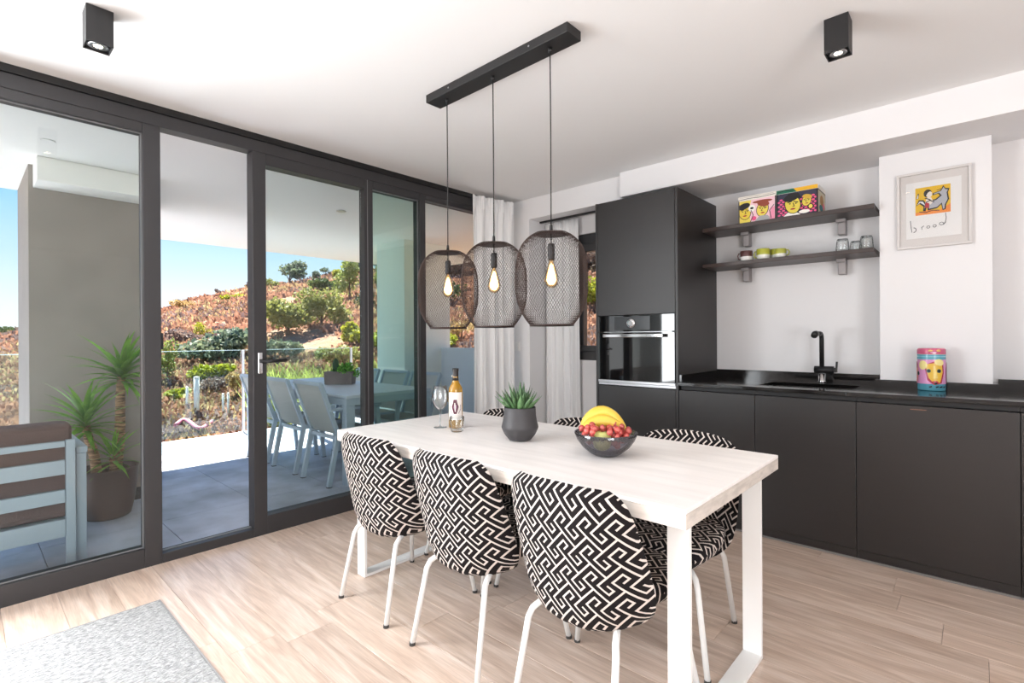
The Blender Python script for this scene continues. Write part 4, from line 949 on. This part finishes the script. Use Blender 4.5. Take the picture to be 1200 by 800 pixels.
def outdoor_chair(label, group):
    t = thing('outdoor_chair', label, 'chair', (0, 0, -.02), group); z = -.02
    W2 = .235
    for s in (-1, 1):
        x = s * W2
        lg = part('leg', B().bar((x, 0, z + .006), (x, .085, z + .43), .03, .04, up=(0, 1, 0)), M_ALU, t, bev=.003)
        part('foot', B().box((x - .016, -.018, z + .001), (x + .016, .022, z + .0065)), M_CAP, lg)
        part('back_post', B().bar((x, .085, z + .43), (x, -.07, z + .87), .026, .036, up=(0, 1, 0)), M_ALU, t, bev=.003)
        lg = part('leg', B().bar((x, .52, z + .006), (x, .46, z + .64), .03, .04, up=(0, 1, 0)), M_ALU, t, bev=.003)
        part('foot', B().box((x - .016, .50, z + .001), (x + .016, .54, z + .0065)), M_CAP, lg)
        part('armrest', B().bar((x, .005, z + .645), (x, .50, z + .655), .045, .022), M_ALU, t, bev=.004)
        part('side_rail', B().bar((x, .07, z + .425), (x, .48, z + .435), .026, .04), M_ALU, t)
    part('seat', B().box((-W2 + .014, .09, z + .430), (W2 - .014, .49, z + .445)), M_SLING, t)
    part('cross_rail', B().bar((-W2, .475, z + .42), (W2, .475, z + .42), .026, .03), M_ALU, t)
    part('cross_rail', B().bar((-W2, .085, z + .40), (W2, .085, z + .40), .026, .03), M_ALU, t)
    part('back_sling', B().grid(lambda u, v: (-W2 + .012 + (2 * W2 - .024) * u, .075 - .142 * v - .012 * sin(pi * u), z + .455 + .40 * v), 8, 8), M_SLING, t, smooth=True)
    part('top_rail', B().bar((-W2, -.068, z + .868), (W2, -.068, z + .868), .026, .03), M_ALU, t)
    return t
OG = 'grey sling chairs round the terrace table'
oc = outdoor_chair('grey sling chair at the near side of the terrace table, closest to the room', OG); oc.location = (-4.23, 2.09, -.02)
for lab, x, y, rz in (('grey sling chair in the middle of the near side of the terrace table', -4.86, 2.09, 0), ('grey sling chair at the far left of the terrace table, partly behind the door stile', -5.49, 2.09, 0),
                      ('grey sling chair across the terrace table beside the planter', -5.55, 3.36, pi), ('grey sling chair across the terrace table seen through the greenish pane', -4.96, 3.36, pi), ('grey sling chair across the terrace table next to the blue-grey parapet', -4.40, 3.36, pi)):
    c = copy_tree(oc); c.location = (x, y, -.02); c.rotation_euler = (0, 0, rz); c['label'] = lab

pc = Vector((-5.02, 2.76, .7425))
pn = thing('planter_box', 'grey stone planter box with green herbs on the terrace table', 'planter', tuple(pc))
def obox(c, w, d, z0, z1, az=.75):
    u = Vector((cos(az), sin(az), 0)); v = Vector((-sin(az), cos(az), 0)); vs = []
    for z, k in ((z0, .95), (z1, 1)):
        for a, e in ((-1, -1), (1, -1), (1, 1), (-1, 1)): vs.append(c + u * a * w / 2 * k + v * e * d / 2 * k + Vector((0, 0, z)))
    return vs, [(3, 2, 1, 0), (4, 5, 6, 7), (0, 1, 5, 4), (1, 2, 6, 5), (2, 3, 7, 6), (3, 0, 4, 7)]
b = B(); b.add(*obox(pc, .30, .15, .001, .135)); part('box', b, mat('stone_grey', (128, 118, 116), .8, bump=.3, bscale=60, var=.1), pn, bev=.004)
M_HERB = mat('herb_green', (92, 150, 56), .6, var=.4, vscale=30, trans=.3)
def leaves(b, c, rx, ry, rz, n, size, r, shell=.35, up=.2):
    """n small diamond leaves near the surface of a lumpy ellipsoid"""
    ph = r.uniform(0, 9)
    for _ in range(n):
        while True:
            d = Vector((r.uniform(-1, 1), r.uniform(-1, 1), r.uniform(-.9, 1)))
            if .05 < d.length <= 1: break
        d.normalize(); k = 1 - shell * r.random() ** 1.5
        k *= .86 + .28 * mnoise.noise(d * 2.1 + Vector((ph, ph, ph)))
        p = Vector(c) + Vector((d.x * rx, d.y * ry, d.z * rz)) * k
        a = Vector((r.gauss(0, 1), r.gauss(0, 1), r.gauss(up, 1))).normalized(); e = a.orthogonal().normalized(); e.rotate(Matrix.Rotation(r.uniform(0, 6.3), 3, a))
        s = size * r.uniform(.6, 1.35)
        b.add([p - e * s * .45, p - a * s * .25 + e * 0, p + e * s * .55 + a * s * .1, p + a * s * .5], [(0, 1, 2, 3)])
r = random.Random(3)
b = B(); u = Vector((cos(.75), sin(.75), 0)); leaves(b, pc + u * .07 + Vector((0, 0, .16)), .12, .10, .09, 260, .035, r, .6); leaves(b, pc + u * .0 + Vector((0, 0, .14)), .16, .08, .035, 120, .03, r, .6); leaves(b, pc + u * .17 + Vector((0, 0, .12)), .05, .06, .06, 60, .03, r, .6)
part('herbs', b, M_HERB, pn)
part('small_cactus', B().lathe([(.0001, 0), (.028, .01), (.036, .06), (.030, .12), (.014, .15), (.0001, .155)], tuple(pc - u * .045 + Vector((0, 0, .12))), 12, lambda k, n, z: 1 + (.12 if k % 2 else -.05)), mat('cactus_green', (42, 74, 48), .6), pn, smooth=True)

# ------------------------------------------------------------------ lounge sofa seen from behind
M_CUSH = mat('brown_cushion', (92, 72, 70), .85, bump=.25, bscale=200)
M_SOFA = mat('sofa_grey_metal', (160, 172, 186), .5)
so = thing('outdoor_sofa', 'grey slatted lounge sofa with brown cushions on the terrace, seen from behind', 'sofa', (-4.0, -.4, -.02))
yL, yR, xs = -1.3, .43, -3.62
for z0, z1 in ((.652, .684), (.505, .582), (.354, .423), (.171, .265)): part('back_slat', B().box((xs - .016, yL + .042, z0), (xs + .014, yR - .042, z1)), M_SOFA, so, bev=.003)
for y in (yR - .04, yL): part('back_post', B().box((xs - .02, y, -.019), (xs + .018, y + .04, .688)), M_SOFA, so, bev=.003)
for y in (yR + .008, yL - .06):
    part('arm_leg', B().box((xs - .11, y, -.019), (xs - .04, y + .045, .60)), M_SOFA, so, bev=.003)
    part('arm', B().box((xs - .78, y, .601), (xs - .04, y + .05, .635)), M_SOFA, so, bev=.003)
    part('front_leg', B().box((xs - .78, y, -.019), (xs - .72, y + .045, .60)), M_SOFA, so, bev=.003)
part('seat_frame', B().box((xs - .76, yL + .042, .20), (xs - .022, yR - .042, .26)), M_SOFA, so, bev=.003)
part('seat_cushion', B().box((xs - .76, yL + .05, .262), (xs - .20, yR - .045, .40)), M_CUSH, so, bev=.03, seg=3)
part('back_cushion', B().box((xs - .19, yL + .05, .265), (xs - .022, yR - .008, .775)), M_CUSH, so, bev=.03, seg=3)

# ------------------------------------------------------------------ yucca
yc = Vector((-4.55, .715, -.02))
yu = thing('potted_yucca', 'tall yucca with three ringed trunks in a brown pot by the taupe wall', 'plant', tuple(yc))
part('pot', B().lathe([(.0001, .001), (.125, .001), (.135, .01), (.160, .12), (.175, .27), (.180, .33), (.182, .345), (.174, .347), (.168, .34), (.166, .30), (.0001, .30)], tuple(yc), 36), mat('brown_planter', (78, 62, 58), .5), yu, smooth=True)
part('soil', B().lathe([(.165, .302), (.10, .312), (.0001, .315)], tuple(yc), 18), mat('dark_soil', (50, 38, 30)), yu)
M_TRK = mat('yucca_bark', (146, 116, 90), .9, bump=1.0, bscale=30, var=.35, vscale=14, stretch=(1, 1, 5))
M_YL = mat('yucca_leaf', (66, 122, 42), .42, var=.5, vscale=6, rgb2=(134, 182, 66), objrand=.28, trans=.25)
yl = leaf_mesh('yucca_leaf_blade', .40, .045, .32, M_YL, keel=.35, n=8)
r = random.Random(21)
for (dx, dy, ht, lean, nl, sc, r0, dens) in ((-.02, .05, .98, (.0, .045), 46, .95, .030, 1), (.03, -.065, .66, (.01, -.05), 40, .92, .028, 1), (.07, .01, .42, (.02, .015), 24, .62, .022, .8)):
    pts = []; rs = []
    for i in range(24):
        s = i / 23; pts.append(yc + Vector((dx + lean[0] * s, dy + lean[1] * s + .008 * sin(5 * s), .30 + (ht - .30) * s))); rs.append(r0 * (1.15 - .25 * s) * (1.0 + (.05 if i % 2 else -.04)))
    part('trunk', B().tube(pts, rs, 12), M_TRK, yu, smooth=True)
    top = pts[-1]
    for k in range(nl):
        f_ = k / nl; el = radians(82 - 100 * f_ + r.uniform(-8, 8)); az = k * 2.4 + r.uniform(-.25, .25)
        if cos(az) * cos(el) < -.1 and top.x + cos(az) * cos(el) * .44 * sc < -4.70: az = pi - az
        put('leaf', yl, yu, top + Vector((cos(az) * .015, sin(az) * .015, .05 - .10 * f_)), az, el, sc * r.uniform(.72, 1.1) * (1 - .25 * abs(f_ - .35)), r.uniform(-.3, .3))

# ------------------------------------------------------------------ hillside
SKY_T = [(-40, .0), (0, .006), (3, .010), (8, .035), (13, .052), (20.5, .090), (26, .108), (31.5, .128), (43, .155), (56, .20), (75, .24), (110, .25)]
R1 = 46.0
def hill(phi, rr_):
    """ground height at bearing phi (degrees from -X towards +Y) and distance"""
    re = 7.4 / max(.25, cos(radians(phi))); re = min(re, 4.7 / max(.12, sin(radians(max(phi, .1))))) if phi > 20 else re
    e = interp([list(x) for x in SKY_T], phi)[0]
    x = -cos(radians(phi)) * rr_; y = sin(radians(phi)) * rr_
    if rr_ <= re: z = -.32
    else:
        zt = CAM_H + R1 * e; k = (rr_ - re) / (R1 - re)
        z = -.32 + (zt + .32) * k ** .92 if k < 1 else zt - (rr_ - R1) * .06
        a = min(1, (rr_ - re) / 9)
        v = Vector((x, y, 0))
        z += a * (.34 * mnoise.noise(v * .16) + .20 * mnoise.noise(v * .45 + Vector((7, 3, 1))) + .09 * mnoise.noise(v * 1.3))
        if phi < 9: z += a * .10 * math.floor(3 * ((rr_ * .22) % 1)) * (9 - phi) / 9 * .8
    return x, y, z
def hill_mat():
    m = bpy.data.materials.new('dry_scrub_ground'); m.use_nodes = True; t = m.node_tree; t.nodes.clear()
    out = N(t, 'ShaderNodeOutputMaterial'); b = N(t, 'ShaderNodeBsdfPrincipled'); t.links.new(b.outputs[0], out.inputs[0]); b.inputs['Roughness'].default_value = .95; b.inputs['Specular IOR Level'].default_value = .1
    c = N(t, 'ShaderNodeTexCoord')
    def nz(s, d): n = N(t, 'ShaderNodeTexNoise'); n.inputs['Scale'].default_value = s; n.inputs['Detail'].default_value = d; n.inputs['Roughness'].default_value = .65; t.links.new(c.outputs['Object'], n.inputs[0]); return n
    n1 = nz(.16, 6); n2 = nz(1.6, 6); n3 = nz(.09, 5)
    r1 = N(t, 'ShaderNodeValToRGB'); e = r1.color_ramp.elements
    e[0].position = .30; e[0].color = lin((112, 90, 82)); e[1].position = .70; e[1].color = lin((160, 138, 110))
    for p, q_ in ((.42, (140, 100, 82)), (.52, (154, 118, 96)), (.6, (128, 108, 96))): x = e.new(p); x.color = lin(q_)
    t.links.new(n2.outputs[0], r1.inputs[0])
    r2 = N(t, 'ShaderNodeValToRGB'); e = r2.color_ramp.elements; e[0].position = .55; e[0].color = (0, 0, 0, 1); e[1].position = .68; e[1].color = (1, 1, 1, 1); t.links.new(n1.outputs[0], r2.inputs[0])
    r3 = N(t, 'ShaderNodeValToRGB'); e = r3.color_ramp.elements; e[0].color = lin((108, 106, 62)); e[1].color = lin((138, 122, 86)); t.links.new(n2.outputs[0], r3.inputs[0])
    mx = N(t, 'ShaderNodeMix', data_type='RGBA'); t.links.new(r2.outputs[0], mx.inputs[0]); t.links.new(r1.outputs[0], mx.inputs[6]); t.links.new(r3.outputs[0], mx.inputs[7])
    t.links.new(mx.outputs[2], b.inputs['Base Color'])
    bp = N(t, 'ShaderNodeBump'); bp.inputs['Strength'].default_value = 1; bp.inputs['Distance'].default_value = .15; n4 = nz(2.5, 8); t.links.new(n4.outputs[0], bp.inputs['Height']); t.links.new(bp.outputs[0], b.inputs['Normal'])
    return m
b = B(); NP, NR = 200, 100; vs = []
for j in range(NR + 1):
    rr_ = 4.6 * (80 / 4.6) ** (j / NR)
    for i in range(NP + 1):
        vs.append(hill(-35 + 145 * i / NP, rr_))
b.add(vs, [(j * (NP + 1) + i, (j + 1) * (NP + 1) + i, (j + 1) * (NP + 1) + i + 1, j * (NP + 1) + i + 1) for j in range(NR) for i in range(NP)])
hs = part('hillside', b, hill_mat(), None, smooth=True); hs['kind'] = 'structure'; hs['label'] = 'dry scrub covered hillside rising behind the terrace'
def phi_px(px): return degrees_(TH + math.atan((px - 600) / FPX))
def degrees_(a): return a * 180 / pi
def on_hill(px, rr_): return Vector(hill(phi_px(px), rr_))

# dry brush and grass: uncountable
def tufts(name, label, n, rmin, rmax, phi0, phi1, hgt, wid, m, seed, cond=None, cat='brush'):
    r = random.Random(seed); b = B()
    for _ in range(n):
        rr_ = rmin * (rmax / rmin) ** r.random(); ph = r.uniform(phi0, phi1); p = Vector(hill(ph, rr_))
        if cond and not cond(p): continue
        s = .35 + rr_ / 28
        for _k in range(3):
            a = r.uniform(0, pi); d = Vector((cos(a), sin(a), 0)); h_ = hgt * s * r.uniform(.5, 1.3); q_ = p + Vector((r.uniform(-.2, .2), r.uniform(-.2, .2), 0)) * s
            ln = Vector((r.uniform(-.9, .9), r.uniform(-.9, .9), 1)) * h_
            b.add([q_ - d * wid * s - Vector((0, 0, .05)), q_ + d * wid * s - Vector((0, 0, .05)), q_ + ln + d * wid * s * .5, q_ + ln - d * wid * s * .7], [(0, 1, 2, 3)])
    o = part(name, b, m, None); tag(o, label, cat, None, 'stuff'); return o
cl = lambda off, th: (lambda p: mnoise.noise(p * .22 + Vector((off, off, 0))) > th)
tufts('dry_brush', 'reddish dry brush covering the middle of the hillside', 26000, 8.5, 50, -6, 62, .10, .055, mat('red_brush', (154, 116, 96), .95, var=.18, vscale=1.2, trans=.35), 1, cl(3, -.4))
tufts('mauve_brush', 'grey mauve leafless scrub scattered over the hillside', 13000, 8.5, 50, -6, 62, .13, .05, mat('mauve_brush', (130, 112, 108), .95, var=.18, vscale=1.2, trans=.3), 2, cl(11, .05))
tufts('straw_grass', 'straw coloured dry grass on the slope beyond the railing', 14000, 8.2, 46, -6, 62, .13, .03, mat('straw_grass', (164, 144, 108), .9, var=.2, vscale=1.2, trans=.4), 3, cl(20, .0))
tufts('reed_grass', 'tall yellow green grass just beyond the terrace railing', 1500, 8.6, 11.5, 21, 38, .50, .012, mat('reed_green', (150, 154, 84), .8, var=.3, vscale=2, trans=.45), 4, None, 'grass')

# bushes and trees, each a thing
GREENS = {'olive': ((158, 164, 88), (190, 190, 112)), 'dark': ((60, 84, 48), (104, 122, 62)), 'yellow': ((168, 178, 48), (214, 212, 72)), 'pale': ((150, 170, 84), (190, 200, 112)), 'blue': ((104, 128, 112), (150, 164, 128)), 'straw': ((206, 170, 104), (232, 200, 140)), 'mauve': ((132, 112, 108), (172, 150, 136))}
BG = 'bushes and trees on the hillside'
r = random.Random(77)
def bush(label, kind, px, py, wpx, hpx, dist, tree=False, n=None, lobes=4, size=None, cat='bush', name='bush'):
    """rounded shrub of its own; real size from its distance"""
    ph = phi_px(px); p = on_hill(px, dist); dep = p.dot(FW); k_ = 1.0 if lobes == 1 else 1.35; w = wpx / FPX * dep * k_; h_ = hpx / FPX * dep * (1.0 if tree else 1.25)
    base = p.z - .05
    if py is not None: base = max(p.z - .1, CAM_H - (py - 396) / FPX * dep - h_ * .5) if tree else p.z - .05
    t = thing(name, label, cat, (p.x, p.y, p.z), BG); m = mat('leaf_' + kind, tuple(x * .8 for x in GREENS[kind][0]), .7, var=.3, vscale=2.2 if dist > 15 else 5, rgb2=tuple(x * .8 for x in GREENS[kind][1]), trans=.35)
    b = B(); n = n or int(300 + 40 * sqrt(wpx * hpx)); size = size or max(.055, w * .075)
    cz = p.z + (h_ * .62 if tree else h_ * .45)
    for k in range(lobes):
        ox = r.uniform(-.33, .33) * w if lobes > 1 else 0; oz = r.uniform(-.2, .25) * h_ if lobes > 1 else 0; f_ = r.uniform(.45, .62) if lobes > 1 else 1
        c = Vector((p.x, p.y, cz + oz)) + RT * ox + FW * r.uniform(-.25, .25) * w
        leaves(b, c, w * .5 * f_ * 1.1, w * .5 * f_ * 1.1, h_ * (.40 if tree else .5) * f_ * 1.15, n // lobes, size, r, .55)
    part('foliage', b, m, t)
    tb_ = B(); q0 = Vector((p.x, p.y, p.z - .15))
    tb_.tube([q0, q0 + Vector((0, 0, h_ * .3)), Vector((p.x, p.y, cz))], [max(.012, w * .03), w * .025, w * .012], 6)
    for s in (-1, 1): tb_.tube([q0 + Vector((0, 0, h_ * .25)), Vector((p.x, p.y, cz)) + RT * s * w * .22], [w * .018, w * .008], 5)
    part('stems', tb_, mat('twig_brown', (104, 84, 70), .9), t)
    return t
bush('tree with a rounded olive and grey crown standing out on the skyline', 'blue', 340, 328, 27, 30, 44, True, n=1500, lobes=5, cat='tree', name='tree')
bush('small bluish tree on the skyline, right of the largest skyline tree', 'blue', 367, 330, 13, 13, 44, True, lobes=3, cat='tree', name='tree')
bush('low bluish tree on the skyline, third from the left in the second pane', 'blue', 382, 327, 13, 11, 44, True, lobes=3, cat='tree', name='tree')
bush('dark blue green tree at the top of the hill beside the door stile', 'blue', 418, 312, 18, 22, 43, True, n=900, cat='tree', name='tree')
bush('dark green tree at the top of the hill behind the greenish pane', 'dark', 441, 314, 14, 18, 42, True, cat='tree', name='tree')
bush('tiny tree on the skyline seen through the open doorway, right end', 'mauve', 292, 337, 10, 9, 45, True, lobes=2, cat='tree', name='tree')
bush('tiny tree on the skyline in the middle of the open doorway', 'mauve', 255, 343, 7, 10, 45, True, lobes=2, cat='tree', name='tree')
bush('tiny tree on the skyline at the left of the open doorway', 'mauve', 211, 353, 10, 8, 45, True, lobes=2, cat='tree', name='tree')
bush('large olive green bush above the railing, left one of the pair', 'olive', 338, 390, 44, 36, 17, n=2000, lobes=6)
bush('large olive green bush above the railing, right one of the pair', 'olive', 377, 388, 42, 38, 17.5, n=2000, lobes=6)
bush('pale green upright bush beside the sliding door edge', 'pale', 410, 358, 28, 46, 25, n=1500, lobes=5)
bush('yellow green leafy bush low beside the sliding door edge', 'yellow', 418, 394, 26, 24, 14.5, n=900, size=.12)
bush('dark green spiky bush on the red slope', 'dark', 378, 359, 34, 16, 30, n=900, lobes=6)
bush('dark bush at the right of the pair of olive bushes', 'dark', 430, 372, 18, 20, 22)
bush('yellow green bush behind the greenish pane', 'yellow', 442, 392, 16, 26, 14, n=700, size=.12)
bush('mid green bush near the hilltop behind the greenish pane', 'pale', 440, 345, 16, 24, 28)
bush('olive bush low on the skyline left of the largest tree', 'olive', 318, 340, 16, 10, 43)
bush('olive bush on the upper slope near the hilltop tree', 'yellow', 405, 330, 22, 10, 40)
bush('grey and green bush on the slope, left in the open doorway', 'mauve', 212, 402, 36, 20, 19, n=900, lobes=5)
bush('yellow green bush on the slope in the open doorway', 'yellow', 238, 388, 18, 16, 20, n=500)
bush('straw coloured tuft near the skyline in the open doorway', 'straw', 217, 364, 22, 10, 38)
bush('dark green bush below the skyline, left of two', 'dark', 256, 358, 12, 7, 36, lobes=3)
bush('dark green bush below the skyline, right of two', 'yellow', 276, 354, 24, 8, 36, lobes=4)
bush('large blue green bush behind the railing in the open doorway', 'blue', 262, 424, 62, 30, 14.5, n=1800, lobes=7)
bush('yellow green broad leaved bush behind the railing', 'yellow', 243, 448, 40, 20, 12, n=800, lobes=5, size=.10)
bush('small yellow green plant low behind the railing at the left', 'yellow', 209, 461, 22, 11, 11, n=300, size=.09)
bush('pale upright shrub hard against the left edge of the open doorway', 'pale', 196, 432, 22, 46, 12.5, n=900, lobes=4)
bush('straw coloured grassy bush beside the railing post', 'straw', 278, 468, 22, 28, 10.5, n=500)
bush('mauve dry bush low in the open doorway', 'mauve', 252, 474, 36, 16, 11.2, n=600, lobes=5)
bush('blue grey bush behind the tall grass in the second pane', 'blue', 322, 416, 40, 26, 13.2, n=1200, lobes=5)
bush('olive bush behind the planter', 'olive', 398, 420, 40, 24, 12.5, n=1000, lobes=5)
bush('yellow green bush over the blue-grey parapet, left one', 'yellow', 515, 397, 30, 18, 12.5, n=900, lobes=5, size=.10)
bush('straw coloured bush over the blue-grey parapet, right one', 'straw', 541, 393, 26, 22, 13, n=900, lobes=5)
bush('dark bush higher up behind the last glass panel', 'dark', 520, 372, 44, 24, 20, n=900, lobes=6)
bush('mauve scrub high up behind the last glass panel', 'mauve', 530, 345, 50, 26, 28, n=900, lobes=6)
bush('green bush filling the lower part of the small window', 'yellow', 684, 388, 40, 30, 13.5, n=1200, lobes=5)
bush('mauve scrub filling the upper part of the small window', 'mauve', 688, 345, 60, 40, 20, n=1200, lobes=6)
bush('dark low bush on the skyline at the far left pane', 'dark', 8, 391, 34, 8, 40, lobes=5)
# white stakes and a pink hose on the ground beyond the railing
for lab, px, dist, h_, w_, lean in (('thick white marker post beyond the railing', 230, 9.6, .62, .04, 0), ('left one of two thin white stakes beyond the railing', 261, 9.4, .36, .016, 0), ('right one of two thin white stakes beyond the railing', 267, 9.4, .36, .016, 0), ('leaning white stake left of the thick marker post', 218, 10.2, .36, .018, .05)):
    p = on_hill(px, dist); t = thing('marker_stake', lab, 'stake', (p.x, p.y, p.z), 'white stakes beyond the railing')
    part('shaft', B().tube([p - Vector((0, 0, .1)), p + Vector((lean, 0, h_))], w_, 10), M_WHITE, t, smooth=True)
    part('cap', B().lathe([(w_ * 1.15, h_ - .01), (w_ * 1.15, h_ + .006), (.0001, h_ + .014)], (p.x + lean, p.y, p.z), 10), M_WHITE, t)
pts = []
for i in range(24):
    s = i / 23; p = on_hill(205 + 42 * s, 8.9 + .25 * sin(7 * s)); pts.append(p + Vector((0, 0, .04 + .05 * sin(pi * s) + .06 * (1 - s) ** 3)))
hz = thing('garden_hose', 'pink hose lying on the ground just beyond the terrace edge', 'hose', tuple(pts[0]))
part('tube', B().tube(pts, .03, 8), mat('pink_hose', (206, 116, 140), .6), hz, smooth=True)
part('coupling', B().tube([pts[-1], pts[-1] + (pts[-1] - pts[-2]).normalized() * .1], .036, 8), M_STEEL, hz)
